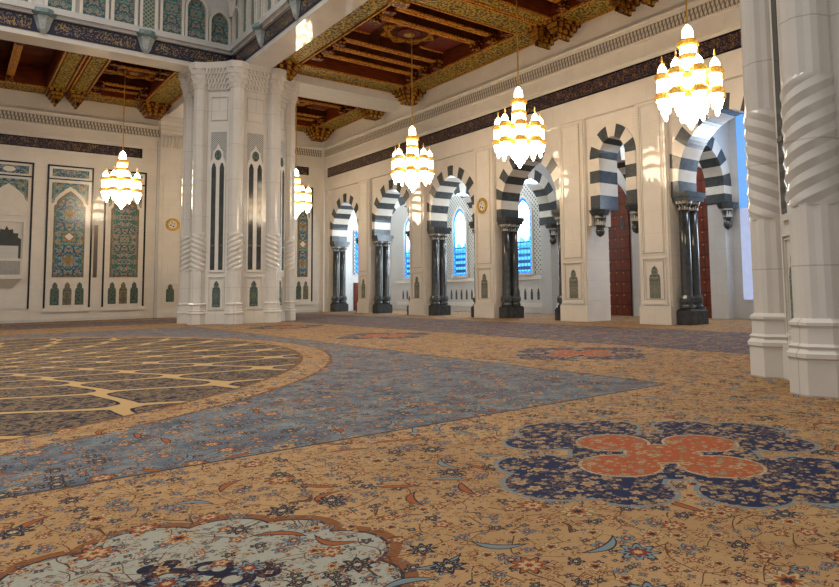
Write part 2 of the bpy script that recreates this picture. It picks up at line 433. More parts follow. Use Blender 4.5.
# ------------------------------------------------------------------ mesh helpers
class MB:
    def __init__(s): s.bm = bmesh.new(); s.mi = 0
    def face(s, pts, mi=None):
        vs = [s.bm.verts.new(p) for p in pts]
        f = s.bm.faces.new(vs); f.material_index = s.mi if mi is None else mi; return f
    def hull(s, A, B, mi=None):
        """closed solid between two loops of equal length"""
        a = [s.bm.verts.new(p) for p in A]; c = [s.bm.verts.new(p) for p in B]
        n = len(a); k = s.mi if mi is None else mi
        fs = [s.bm.faces.new(a), s.bm.faces.new(list(reversed(c)))]
        for i in range(n): fs.append(s.bm.faces.new((a[i], c[i], c[(i + 1) % n], a[(i + 1) % n])))
        for f in fs: f.material_index = k
    def box(s, x0, x1, y0, y1, z0, z1, mi=None):
        s.hull([(x0, y0, z0), (x1, y0, z0), (x1, y1, z0), (x0, y1, z0)], [(x0, y0, z1), (x1, y0, z1), (x1, y1, z1), (x0, y1, z1)], mi)
    def lathe(s, cx, cy, prof, n=16, mi=None, phase=0.0, smooth=False, mod=None):
        """closed body of revolution: prof = [(r, z)...] bottom to top"""
        k = s.mi if mi is None else mi
        rings = []
        for r, z in prof:
            ring = []
            for i in range(n):
                a = phase + 2 * PI * i / n
                rr = max(r, 0.001) * (mod(a, z, i) if mod else 1.0)
                ring.append(s.bm.verts.new((cx + rr * math.cos(a), cy + rr * math.sin(a), z)))
            rings.append(ring)
        fs = [s.bm.faces.new(list(reversed(rings[0]))), s.bm.faces.new(rings[-1])]
        for A, B in zip(rings, rings[1:]):
            for i in range(n):
                f = s.bm.faces.new((A[i], A[(i + 1) % n], B[(i + 1) % n], B[i])); f.smooth = smooth; fs.append(f)
        for f in fs: f.material_index = k
    def tube(s, a, b, r, n=8, mi=None):
        a, b = Vector(a), Vector(b); d = (b - a).normalized()
        u = d.orthogonal().normalized(); v = d.cross(u)
        A = [a + u * (r * math.cos(2 * PI * i / n)) + v * (r * math.sin(2 * PI * i / n)) for i in range(n)]
        B = [p + (b - a) for p in A]
        s.hull(A, B, mi)

def wloc(o):
    p = Vector((0, 0, 0))
    while o is not None: p += o.location; o = o.parent
    return p
def build(mb, name, mats, parent=None, loc=None, bevel=0.0):
    base = wloc(parent) if parent else Vector(loc or (0, 0, 0))
    bmesh.ops.recalc_face_normals(mb.bm, faces=mb.bm.faces[:])
    for v in mb.bm.verts: v.co -= base
    me = bpy.data.meshes.new(name); mb.bm.to_mesh(me); mb.bm.free()
    for k in ([mats] if isinstance(mats, str) else mats): me.materials.append(M[k])
    o = bpy.data.objects.new(name, me); COL.objects.link(o)
    if parent: o.parent = parent
    else: o.location = base
    if bevel:
        md = o.modifiers.new('edge', 'BEVEL'); md.width = bevel; md.segments = 2; md.limit_method = 'ANGLE'
    return o
def tag(o, label=None, cat=None, group=None, kind=None):
    if label: o['label'] = label
    if cat: o['category'] = cat
    if group: o['group'] = group
    if kind: o['kind'] = kind
    return o
def thing(name, loc, label, cat, group=None, kind=None):
    o = bpy.data.objects.new(name, None); o.empty_display_size = 0.3; o.location = loc; COL.objects.link(o)
    return tag(o, label, cat, group, kind)
def copy_tree(root, loc, label=None, rotz=0.0):
    c = root.copy(); COL.objects.link(c); c.location = loc
    if rotz: c.rotation_euler = (0, 0, rotz)
    if label: c['label'] = label
    def rec(src, dst):
        for ch in list(src.children):
            d = ch.copy(); COL.objects.link(d); d.parent = dst; rec(ch, d)
    rec(root, c); return c
class Frame:
    """flat wall frame: u along the wall, d out of the wall towards the hall, z up"""
    def __init__(s, o, u, n): s.o = Vector(o); s.u = Vector(u); s.n = Vector(n)
    def p(s, u, d, z): return s.o + s.u * u + s.n * d + Vector((0, 0, z))
    def box(s, mb, u0, u1, d0, d1, z0, z1, mi=None): s.poly(mb, [(u0, z0), (u1, z0), (u1, z1), (u0, z1)], d0, d1, mi)
    def poly(s, mb, pts, d0, d1, mi=None):
        mb.hull([s.p(u, d0, z) for u, z in pts], [s.p(u, d1, z) for u, z in pts], mi)
    def band(s, mb, A, B, d0, d1, mi=None):
        """solid strip between open polylines A and B of equal length"""
        for i in range(len(A) - 1):
            s.poly(mb, [A[i], A[i + 1], B[i + 1], B[i]], d0, d1, mi)
    def rect_frame(s, mb, u0, u1, z0, z1, w, d0, d1, mi=None, bottom=True):
        s.box(mb, u0, u0 + w, d0, d1, z0, z1, mi); s.box(mb, u1 - w, u1, d0, d1, z0, z1, mi)
        s.box(mb, u0 + w, u1 - w, d0, d1, z1 - w, z1, mi)
        if bottom: s.box(mb, u0 + w, u1 - w, d0, d1, z0, z0 + w, mi)
RW = Frame((22.8, 0, 0), (0, 1, 0), (-1, 0, 0))          # arcade front
BWALL_Y = 48.6
BW = Frame((0, BWALL_Y, 0), (1, 0, 0), (0, -1, 0))       # far wall

def arc_pts(cu, half, z0, n, off=0.0, c=0.3):
    """pointed arch curve from left springing to right springing (two centres)"""
    R = half + c; out = []
    t_max = math.acos(c / R)
    for i in range(n + 1):
        t = t_max * i / n
        out.append((cu - (R * math.cos(t) - c), z0 + R * math.sin(t)))
    rt = [(2 * cu - u, z) for u, z in reversed(out[:-1])]
    return out + rt
def arch_curve(cu, half, zb, z0, nst, narc, c=0.3):
    """stilted arch: nst steps up each stilt, narc arc steps per side"""
    st = [(cu - half, zb + (z0 - zb) * i / nst) for i in range(nst)]
    return st + arc_pts(cu, half, z0, narc, c=c) + [(2 * cu - u, z) for u, z in reversed(st)]
def niche_pts(u, z0, w, h):
    """small niche outline: square shoulders, round body head and a bud on top"""
    a = w / 2; sh = z0 + h * 0.62
    pts = [(u - a, z0), (u + a, z0), (u + a, sh), (u + a * 0.86, sh + h * 0.10), (u + a * 0.55, sh + h * 0.13), (u + a * 0.62, sh + h * 0.22), (u + a * 0.42, sh + h * 0.31), (u, sh + h * 0.38)]
    return pts + [(2 * u - q, z) for q, z in reversed(pts[2:-1])]
def ogee_pts(u, z0, zs, zt, half, n=8):
    """panel outline with shouldered pointed head"""
    left = [(u - half, z0), (u - half, zs), (u - half * 0.86, zs + (zt - zs) * 0.12), (u - half * 0.80, zs + (zt - zs) * 0.34), (u - half * 0.52, zs + (zt - zs) * 0.62), (u - half * 0.30, zs + (zt - zs) * 0.80), (u, zt)]
    return left + [(2 * u - a, z) for a, z in reversed(left[:-1])]

# ------------------------------------------------------------------ floor and carpet
mb = MB(); mb.box(-42, 30, -8, 50, -0.3, -0.012)
tag(build(mb, 'floor', 'marble_grey'), kind='structure')
mb = MB(); mb.box(-32, 28.85, -6, 48.58, -0.010, 0.0)
tag(build(mb, 'carpet', 'carpet'), 'huge patterned carpet with a round honeycomb field and tan medallion border covering the hall floor', 'carpet')

# ------------------------------------------------------------------ right arcade wall
PIL = [(47.95, 48.6), (41.3, 42.95), (34.3, 36.05), (27.5, 29.25), (20.8, 22.5), (16.2, 17.8), (9.6, 11.1)]
XF, XB = 23.05, 24.4
BAYS = [(42.95, 47.95), (36.05, 41.3), (29.25, 34.3), (22.5, 27.5), (17.8, 20.8), (11.1, 16.2)]
CEIL = 14.15
SPR, TOP = 5.45, 9.5
mb = MB()
mb.box(22.8, XB, 8.0, BWALL_Y, TOP, CEIL + 0.6)                       # wall over the bays
for a, c in PIL: mb.box(22.86, XB, a, c, 0, TOP)                       # body of each pier of the wall
def bay_profile(i):
    a, c = BAYS[i]; cu = (a + c) / 2
    half = (c - a) / 2 + 0.25 if i != 4 else 1.34
    z0 = 5.9 if i != 4 else 7.55
    cc = 0.37 if i != 4 else 0.12
    return cu, half, z0, cc
for i, (a, c) in enumerate(BAYS):
    cu, half, z0, cc = bay_profile(i)
    cur = arch_curve(cu, half, SPR, z0, 2, 14, cc)
    up = [(u, TOP) for u, z in cur]
    RW.band(mb, cur, up, -(XF - 22.8), -(XB - 22.8))
    if i == 4:
        RW.box(mb, a, cu - half, -(XF - 22.8), -(XB - 22.8), SPR - 1.0, TOP); RW.box(mb, cu + half, c, -(XF - 22.8), -(XB - 22.8), SPR - 1.0, TOP)
tag(build(mb, 'wall_right', 'marble'), kind='structure')

# cornice strips of the right wall and the far wall
def cornice(frame, u0, u1, nm):
    mb = MB()
    frame.box(mb, u0, u1, 0, 0.10, 12.75, 12.90); frame.box(mb, u0, u1, 0, 0.07, 12.12, 12.22)
    frame.box(mb, u0, u1, 0, 0.18, 12.90, 12.98); frame.box(mb, u0, u1, 0, 0.06, 11.42, 11.54)
    o = build(mb, nm, 'white_stone'); tag(o, kind='structure')
    mb = MB(); frame.box(mb, u0, u1, 0, 0.05, 12.22, 12.75); build(mb, 'lace_frieze', 'lace', o)
cornice(RW, 8.0, BWALL_Y - 0.2, 'trim_1'); cornice(BW, -14.0, 22.6, 'trim_2')
mb = MB(); RW.box(mb, 8.0, 47.9, 0.0, 0.03, 10.52, 11.26, 1); RW.box(mb, 8.1, 47.8, 0.03, 0.045, 10.60, 11.18, 0)
tag(build(mb, 'inscription_band', ['script_band', 'black'], loc=(22.8, 28, 10.52)), 'long dark navy inscription band with gold script above the striped arches', 'inscription band')
for a, c in PIL[1:]:                                                    # shadow joint frames of the bay panels
    pass

PIL_LABEL = ['', 'marble wall pilaster at the far end, between the two farthest striped arches', 'marble wall pilaster between the second and third striped arches from the far corner',
             'marble wall pilaster with the round gold-rimmed disc high on its face', 'marble wall pilaster left of the narrow hanging-pendant arch',
             'marble wall pilaster right of the narrow hanging-pendant arch', 'marble wall pilaster hidden behind the near round-shafted pier']
def pilaster(i):
    a, c = PIL[i]; cu = (a + c) / 2; t = thing('wall_pilaster', (22.8, cu, 0), PIL_LABEL[i], 'pilaster', 'pilasters of the arcade')
    w = (c - a) / 2
    mb = MB(); RW.box(mb, a + 0.05, c - 0.05, -0.055, 0.0, 0.8, TOP - 0.02); build(mb, 'shaft', 'marble', t)
    mb = MB(); RW.box(mb, a, c, -0.055, 0.07, 0.0, 0.74); RW.box(mb, a + .03, c - .03, -0.055, 0.04, 0.74, 0.80); build(mb, 'plinth', 'marble', t)
    mb = MB(); RW.rect_frame(mb, a + 0.30, c - 0.30, 3.0, 9.32, 0.035, 0.0, 0.035); RW.rect_frame(mb, a + 0.17, c - 0.17, 2.9, 9.42, 0.02, 0.0, 0.02)
    f = build(mb, 'panel_frame', 'white_stone', t)
    mb = MB(); RW.rect_frame(mb, a + 0.24, c - 0.24, 2.96, 9.36, 0.05, 0.0, 0.012); build(mb, 'dotted_border', 'dotted_marble', f)
    mb = MB(); RW.rect_frame(mb, a + 0.20, c - 0.20, 0.92, 2.78, 0.05, 0.0, 0.05); RW.box(mb, a + .15, c - .15, 0, 0.08, 0.82, 0.92)
    f = build(mb, 'niche_frame', 'white_stone', t)
    mb = MB(); RW.rect_frame(mb, a + 0.31, c - 0.31, 1.02, 2.66, 0.06, 0.0, 0.012); build(mb, 'dotted_border', 'dotted_marble', f)
    mb = MB(); RW.poly(mb, niche_pts(cu, 1.08, 0.54, 1.36), 0.0, 0.02); build(mb, 'niche', 'tile_niche_grey', t)
for i in range(1, 6): pilaster(i)

# striped arches -----------------------------------------------------
def striped_arch(frame, cu, half, thick, zb, z0, cc, d0, d1, loc, label, group, stilts, arcs, corbels, corbel_d):
    """dark and white voussoirs; the joint lines follow the two curves"""
    t = thing('striped_arch', loc, label, 'arch', group)
    inner_half = half - thick
    n_half = stilts + arcs
    E = []; I = []
    key = 0.5
    t_e = math.acos(cc / (half + cc)); t_i = math.acos(cc / (inner_half + cc))
    def pt(hf, s, z_0, tm):
        if s <= stilts: return (cu - hf, zb + (z_0 - zb) * s / stilts)
        f = (s - stilts) / (arcs + key); tt = tm * f
        return (cu - ((hf + cc) * math.cos(tt) - cc), z_0 + (hf + cc) * math.sin(tt))
    steps = []
    for k in range(n_half):
        steps.append((k, k + 1))
    dark, white = MB(), MB()
    SUB = 3
    for k, (s0, s1) in enumerate(steps):
        tgt = dark if k % 2 == 0 else white
        for q in range(SUB):
            a0 = s0 + (s1 - s0) * q / SUB; a1 = s0 + (s1 - s0) * (q + 1) / SUB
            P = [pt(half, a0, z0, t_e), pt(half, a1, z0, t_e), pt(inner_half, a1, z0, t_i), pt(inner_half, a0, z0, t_i)]
            frame.poly(tgt, P, d0, d1); frame.poly(tgt, [(2 * cu - u, z) for u, z in reversed(P)], d0, d1)
    s0 = n_half; s1 = n_half + key
    A, B, C, D = pt(half, s0, z0, t_e), pt(half, s1, z0, t_e), pt(inner_half, s1, z0, t_i), pt(inner_half, s0, z0, t_i)
    frame.poly(dark if n_half % 2 == 0 else white, [D, A, B, (2 * cu - A[0], A[1]), (2 * cu - D[0], D[1]), C], d0, d1)
    build(dark, 'dark_stonework', 'dark_stone', t); build(white, 'white_stonework', 'white_stone', t)
    for sgn in corbels:
        u = cu + sgn * (half - thick / 2)
        c = frame.p(u - sgn * (0.17 if corbel_d > -.1 else 0.0), corbel_d, 0)
        mb = MB(); w = thick / 2
        dm = (d0 + d1) / 2
        frame.box(mb, u - w, u + w, d0, d1, zb - 0.10, zb)
        mb.lathe(c.x, c.y, [(0.40, zb - 0.34), (0.46, zb - 0.22), (0.52, zb - 0.10)], 10)
        o = build(mb, 'corbel', 'black_marble', t)
        mb = MB(); mb.lathe(c.x, c.y, [(0.19, zb - 0.98), (0.25, zb - 0.78), (0.31, zb - 0.36)], 10, mod=lambda a, z, i: 1.0 if i % 2 else 0.86)
        build(mb, 'leaf_cup', 'capital_pale', o)
        mb = MB(); mb.lathe(c.x, c.y, [(0.03, zb - 1.34), (0.17, zb - 1.25), (0.22, zb - 1.10), (0.19, zb - 0.96)], 10, smooth=True); build(mb, 'bud', 'black_marble', o)
    return t
ARCH_LABEL = ['striped black and white arch nearest the far corner', 'second striped black and white arch from the far corner', 'third striped arch from the far corner, framing the blue window left of the gold disc',
              'striped arch right of the gold disc, behind the middle chandelier', 'narrow striped arch without columns, hanging on two black pendants', 'striped arch beside the near pier, behind the largest chandelier']
for i in range(6):
    cu, half, z0, cc = bay_profile(i)
    if i != 4:
        striped_arch(RW, cu, half, 0.63, SPR, z0, cc, -0.22, -1.5, (23.6, cu, SPR), ARCH_LABEL[i], 'front arches of the arcade', 1, 7, (), 0)
    else:
        striped_arch(RW, cu, half, 0.58, SPR - 0.2, z0, cc, -0.22, -1.5, (23.6, cu, SPR), ARCH_LABEL[i], 'front arches of the arcade', 4, 3, (-1, 1), -0.5)

# column pairs -------------------------------------------------------
def column_pair():
    t = thing('column_pair', (23.62, 15.82, 0), '', 'column', 'black column pairs of the arcade')
    y = 15.84
    mb = MB(); mb.box(23.05, 24.25, 15.46, 16.18, 0, 0.58); mb.box(23.10, 24.20, 15.50, 16.16, 0.58, 0.64)
    build(mb, 'base_block', 'black_marble', t, bevel=0.02)
    for xx in (23.36, 23.93):
        mb = MB(); mb.lathe(xx, y, [(0.30, 0.64), (0.32, 0.70), (0.30, 0.78), (0.26, 0.82), (0.29, 0.90), (0.29, 1.05), (0.25, 1.18), (0.225, 1.24), (0.225, 2.8), (0.215, 4.72)], 20, smooth=True)
        s = build(mb, 'column_shaft', 'black_marble', t)
        mb = MB(); mb.lathe(xx, y, [(0.295, 0.86), (0.335, 0.93), (0.335, 1.08), (0.27, 1.2)], 12, mod=lambda a, z, k: 1.0 if k % 2 else 0.9)
        build(mb, 'carved_foot', 'dark_stone', s)
        mb = MB(); mb.lathe(xx, y, [(0.24, 4.70), (0.27, 4.74), (0.25, 4.80), (0.24, 4.84), (0.36, 5.06)], 16); mb.lathe(xx, y, [(0.25, 4.80), (0.33, 4.98), (0.36, 5.06)], 12, mod=lambda a, z, k: 1.08 if k % 2 else 0.9)
        build(mb, 'leaf_capital', 'capital_pale', s)
    mb = MB(); mb.box(23.06, 24.26, 15.46, 16.19, 5.06, 5.22); mb.box(23.00, 24.34, 15.42, 16.19, 5.22, 5.45)
    build(mb, 'impost', 'black_marble', t)
    return t
cp = column_pair()
CP_LABEL = {0: 'black marble column pair under the near side of the arch beside the near pier', 1: 'black marble column pair in front of the red arched door, beneath the largest chandelier'}
cols = []
for i, (a, c) in enumerate(BAYS):
    if i == 4: continue
    cols.append((a + 0.36, i, 'near')); cols.append((c - 0.38, i, 'far'))
WHERE = {0: 'the arch nearest the far corner', 1: 'the second arch from the far corner', 2: 'the third arch from the far corner', 3: 'the arch right of the gold disc', 5: 'the arch beside the near pier'}
first = True
for yy, i, side in cols:
    lab = ('black marble column pair on the left side of ' if side == 'far' else 'black marble columns behind the pilaster right of ') + WHERE[i]
    if first: cp.location = (23.62, yy, 0); cp['label'] = lab; first = False
    else: copy_tree(cp, (23.62, yy, 0), lab)

# ------------------------------------------------------------------ the side aisle behind the arcade
AX = 28.9
mb = MB(); mb.box(AX, AX + 0.5, 8.0, BWALL_Y + 0.5, 0, 10.6)
tag(build(mb, 'wall_aisle', 'marble_grey'), kind='structure')
mb = MB(); mb.box(XB, AX, BWALL_Y, BWALL_Y + 0.5, 0, 10.6); tag(build(mb, 'wall_aisle_end', 'plaster'), kind='structure')
mb = MB(); mb.box(XB, AX + 0.5, 8.0, BWALL_Y, 10.2, 10.6); tag(build(mb, 'ceiling_aisle', 'plaster'), kind='structure')
AW = Frame((AX, 0, 0), (0, 1, 0), (-1, 0, 0))
TLAB = ['', 'inner crosswise striped arch seen through the second arch from the far corner', 'inner crosswise striped arch seen through the third arch from the far corner', 'inner crosswise striped arch with pendant seen through the arch right of the gold disc',
        'inner crosswise striped arch glimpsed through the narrow pendant arch', 'inner crosswise striped arch with black pendant left of the near pier']
TX = 26.7
for i in range(1, 6):
    yc = (PIL[i][0] + PIL[i][1]) / 2 + (0.25 if i <= 3 else -0.1)
    fr = Frame((0, yc, 0), (1, 0, 0), (0, -1, 0))
    striped_arch(fr, TX, 2.2, 0.64, SPR + 0.10, 6.32, 0.25, 0.0, -1.0, (TX, yc, SPR), TLAB[i], 'crosswise arches of the aisle', 2, 5, (1,), 0.02)
    mb = MB()
    cur = arch_curve(TX, 2.2, SPR + 0.10, 6.32, 2, 14, 0.25)
    fr.band(mb, cur, [(u, 10.2) for u, z in cur], -0.02, -0.98)
    fr.box(mb, AX - 0.62, AX, -0.05, -0.95, 0, SPR + 0.02); fr.box(mb, XB, XB + 0.5, -0.05, -0.95, 0, SPR + 0.02)
    tag(build(mb, 'wall_aisle_rib', 'marble_grey'), kind='structure')
# windows of the aisle
def aisle_window(n, cu):
    mb = MB(); pts = [(cu - 0.80, 2.6), (cu + 0.80, 2.6)] + list(reversed(arc_pts(cu, 0.80, 6.35, 10, c=0.45)))
    AW.poly(mb, pts, 0.0, 0.06)
    w = build(mb, 'window_%d' % n, 'blue_border_glass', loc=(AX, cu, 2.6)); tag(w, kind='structure')
    mb = MB(); pts = [(cu - 0.60, 2.7), (cu + 0.60, 2.7)] + list(reversed(arc_pts(cu, 0.60, 6.35, 10, c=0.45)))
    AW.poly(mb, pts, 0.06, 0.075); build(mb, 'pane', 'stained_glass', w)
    o1 = [(cu - 0.94, 2.5)] + arc_pts(cu, 0.94, 6.35, 12, c=0.45) + [(cu + 0.94, 2.5)]
    i1 = [(cu - 0.80, 2.5)] + arc_pts(cu, 0.80, 6.35, 12, c=0.45) + [(cu + 0.80, 2.5)]
    mb = MB(); AW.band(mb, o1, i1, 0.0, 0.16); AW.box(mb, cu - 1.0, cu + 1.0, 0, 0.22, 2.42, 2.56); build(mb, 'window_frame', 'white_stone', w)
    o2 = [(cu - 2.1, 2.4)] + arc_pts(cu, 2.1, 6.6, 12, c=0.5) + [(cu + 2.1, 2.4)]
    mb = MB(); AW.band(mb, o2, [(u if abs(u - cu) > 0 else u, z) for u, z in o1], 0.0, 0.05); build(mb, 'lattice_surround', 'lattice', w)
    mb = MB(); AW.box(mb, cu - 2.3, cu + 2.3, 0, 0.16, 2.14, 2.30); AW.box(mb, cu - 2.2, cu + 2.2, 0, 0.08, 2.30, 2.40); build(mb, 'window_sill', 'white_stone', w)
    for k in range(5):
        mb = MB(); AW.poly(mb, niche_pts(cu + (k - 2) * 0.62, 0.85, 0.20, 0.72), 0.0, 0.02); build(mb, 'slot', 'slot', w)
    mb = MB(); AW.box(mb, cu - 2.2, cu + 2.2, 0, 0.03, 0.36, 0.66); build(mb, 'dado_strip', 'white_stone', w)
for n, c in enumerate((45.4, 38.65, 31.75)): aisle_window(n + 1, c)
# tall blue window by the near pier
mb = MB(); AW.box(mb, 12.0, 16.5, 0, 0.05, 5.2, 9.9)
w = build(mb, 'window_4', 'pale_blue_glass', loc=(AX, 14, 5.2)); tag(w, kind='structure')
mb = MB(); AW.box(mb, 12.0, 16.5, 0, 0.05, 0.9, 5.2); build(mb, 'lit_wall_glow', 'lit_plaster_glow', w)  # glowing sheet in place of the daylit plaster wall below the window
# doors
def door(n, cu, half, z0, frame, top_c=0.3):
    mb = MB(); pts = [(cu - half, 0.0), (cu + half, 0.0)] + list(reversed(arc_pts(cu, half, z0, 10, c=top_c)))
    frame.poly(mb, pts, 0.0, 0.08)
    d = build(mb, 'door_%d' % n, 'door_wood', loc=frame.p(cu, 0, 0)); tag(d, kind='structure')
    o1 = [(cu - half - .2, 0)] + arc_pts(cu, half + .2, z0, 10, c=top_c) + [(cu + half + .2, 0)]
    i1 = [(cu - half, 0)] + arc_pts(cu, half, z0, 10, c=top_c) + [(cu + half, 0)]
    mb = MB(); frame.band(mb, o1, i1, 0, 0.14); build(mb, 'door_frame', 'door_wood', d)
    for k in range(4):
        u = cu - half + 0.25 + k * (2 * half - 0.5) / 3
        mb = MB(); frame.poly(mb, niche_pts(u, z0 - 1.0, 0.26, 0.75), 0.08, 0.10); build(mb, 'vent', 'slot', d)
    for s in (-0.16, 0.16):
        mb = MB(); frame.box(mb, cu + s - 0.05, cu + s + 0.05, 0.08, 0.16, 1.55, 1.85); build(mb, 'handle', 'gold', d)
    mb = MB()
    for s in range(-3, 4):
        for q in range(9):
            p = frame.p(cu + s * half / 3.6, 0.08, 0.5 + q * 0.62); n_ = frame.n * 0.05
            mb.tube(p, p + n_, 0.035, 6)
    build(mb, 'studs', 'gold', d); tag(d.children[-1], kind='stuff')
door(1, 25.0, 1.72, 5.7, AW); door(2, 19.3, 1.42, 5.9, AW)
mb = MB(); fe = Frame((0, BWALL_Y, 0), (1, 0, 0), (0, -1, 0))
fe.box(mb, 25.4, 26.5, 0, 0.06, 0, 2.25); tag(build(mb, 'door_3', 'door_wood', loc=(25.9, BWALL_Y, 0)), kind='structure')
mb = MB(); fe.box(mb, 25.5, 26.9, 0, 0.04, 3.0, 6.4); w5 = build(mb, 'window_5', 'blue_border_glass', loc=(26.2, BWALL_Y, 3.0)); tag(w5, kind='structure')
mb = MB(); fe.rect_frame(mb, 25.4, 27.0, 2.9, 6.5, 0.1, 0, 0.1); fe.box(mb, 25.9, 26.9, 0.04, 0.06, 3.0, 6.4); build(mb, 'lattice_surround', 'lattice', w5)

# ------------------------------------------------------------------ far wall
mb = MB(); mb.box(-16, 22.8, BWALL_Y, BWALL_Y + 0.6, 0, CEIL + 0.6)
tag(build(mb, 'wall_far', 'marble'), kind='structure')
mb = MB(); BW.box(mb, -14, 10.2, 0, 0.06, 0, 0.16); BW.box(mb, 13.4, 22.6, 0, 0.06, 0, 0.16); tag(build(mb, 'baseboard_far', 'marble_grey'), kind='structure')
for u0, u1, lab in ((-14, 9.72, 'dark inscription band on the far wall above the tile panels, left of the octagonal pier'), (16.5, 21.5, 'short dark inscription band on the far wall beside the room corner')):
    mb = MB(); BW.box(mb, u0, u1, 0, 0.03, 10.68, 11.32, 1); BW.box(mb, u0 + .1, u1 - .15, 0.03, 0.045, 10.74, 11.26, 0)
    tag(build(mb, 'inscription_band', ['script_band', 'black'], loc=(u0, BWALL_Y, 10.68)), lab, 'inscription band')

def tile_panel(u0, u1, label, tile, niches, zt=9.72, zb=0.82):
    cu = (u0 + u1) / 2; t = thing('tile_panel', (cu, BWALL_Y, zb), label, 'tile panel', 'tall tile panels of the far wall')
    mb = MB(); BW.box(mb, u0, u1, 0, 0.03, zb, zt); build(mb, 'panel_field', 'white_stone', t)
    mb = MB(); BW.rect_frame(mb, u0, u1, zb, zt, 0.10, 0.03, 0.07, bottom=False); BW.box(mb, u0 + .1, u1 - .1, 0.03, 0.07, 8.80, 8.88)
    build(mb, 'black_border', 'black', t)
    a, c = u0 + 0.26, u1 - 0.26
    mb = MB(); BW.box(mb, a, c, 0.03, 0.045, 9.00, 9.48); build(mb, 'top_tile', 'tile_blue', t)
    mb = MB(); BW.box(mb, a, c, 0.03, 0.045, 7.3, 8.62); build(mb, 'spandrel_tile', 'tile_blue', t)
    hf = (c - a) / 2
    mb = MB(); BW.poly(mb, ogee_pts(cu, 2.7, 7.25, 8.42, hf), 0.03, 0.055); o = build(mb, 'arch_moulding', 'white_stone', t)
    mb = MB(); BW.poly(mb, ogee_pts(cu, 2.72, 7.15, 8.14, hf - 0.14), 0.055, 0.07); f = build(mb, 'tile_border', 'tile_niche_brown', o)
    mb = MB(); BW.poly(mb, ogee_pts(cu, 2.88, 7.0, 7.92, hf - 0.26), 0.07, 0.085); build(mb, 'tile_field', tile, o)
    if tile == 'tile_blue':
        for zz, r, k in ((5.25, 0.42, 'gold'), (6.75, 0.28, 'gold'), (3.8, 0.34, 'gold')):
            mb = MB(); BW.poly(mb, [(cu + r * math.cos(q * PI / 4) * (1.0 if q % 2 == 0 else 0.62), zz + r * 1.05 * math.sin(q * PI / 4) * (1 if q % 2 == 0 else 0.62)) for q in range(8)], 0.085, 0.095)
            m_ = build(mb, 'rosette', 'tile_rosette', o)
            if zz == 5.25:
                mb = MB(); BW.poly(mb, [(cu + .24 * math.cos(q * PI / 2), zz + .24 * math.sin(q * PI / 2)) for q in range(4)], 0.095, 0.10); build(mb, 'rosette_heart', 'white_stone', o)
    for k in range(niches):
        u = a + (c - a) * (k + 0.5) / niches
        mb = MB(); BW.poly(mb, niche_pts(u, 1.0, min(0.5, (c - a) / niches * 0.72), 1.42), 0.03, 0.05)
        build(mb, 'niche_tile', 'tile_niche_brown' if (k % 2) else 'tile_niche', t)
    mb = MB(); BW.box(mb, u0 - 0.05, u1 + 0.05, 0, 0.10, zb - 0.24, zb); build(mb, 'ledge', 'white_stone', t)
plain('tile_rosette', (0.22, 0.13, 0.03), 0.3, var=0.5, scale=6)
tile_panel(4.47, 6.95, 'tall blue tile panel with gold rosettes, left of the dark bronze strip', 'tile_blue', 3)
tile_panel(7.58, 10.02, 'tall green and pink tile panel behind the left chandelier', 'tile_green', 3)
tile_panel(20.2, 21.85, 'narrow tall tile panel in the room corner, right of the octagonal pier', 'tile_blue', 2)
tile_panel(15.6, 17.9, 'tall tile panel behind the octagonal pier', 'tile_green', 3)
mb = MB(); BW.box(mb, 7.06, 7.28, 0, 0.06, 2.7, 6.05)
tag(build(mb, 'bronze_strip', 'bronze', loc=(7.17, BWALL_Y, 2.7)), 'upright dark bronze strip on the wall between two tile panels', 'wall strip')
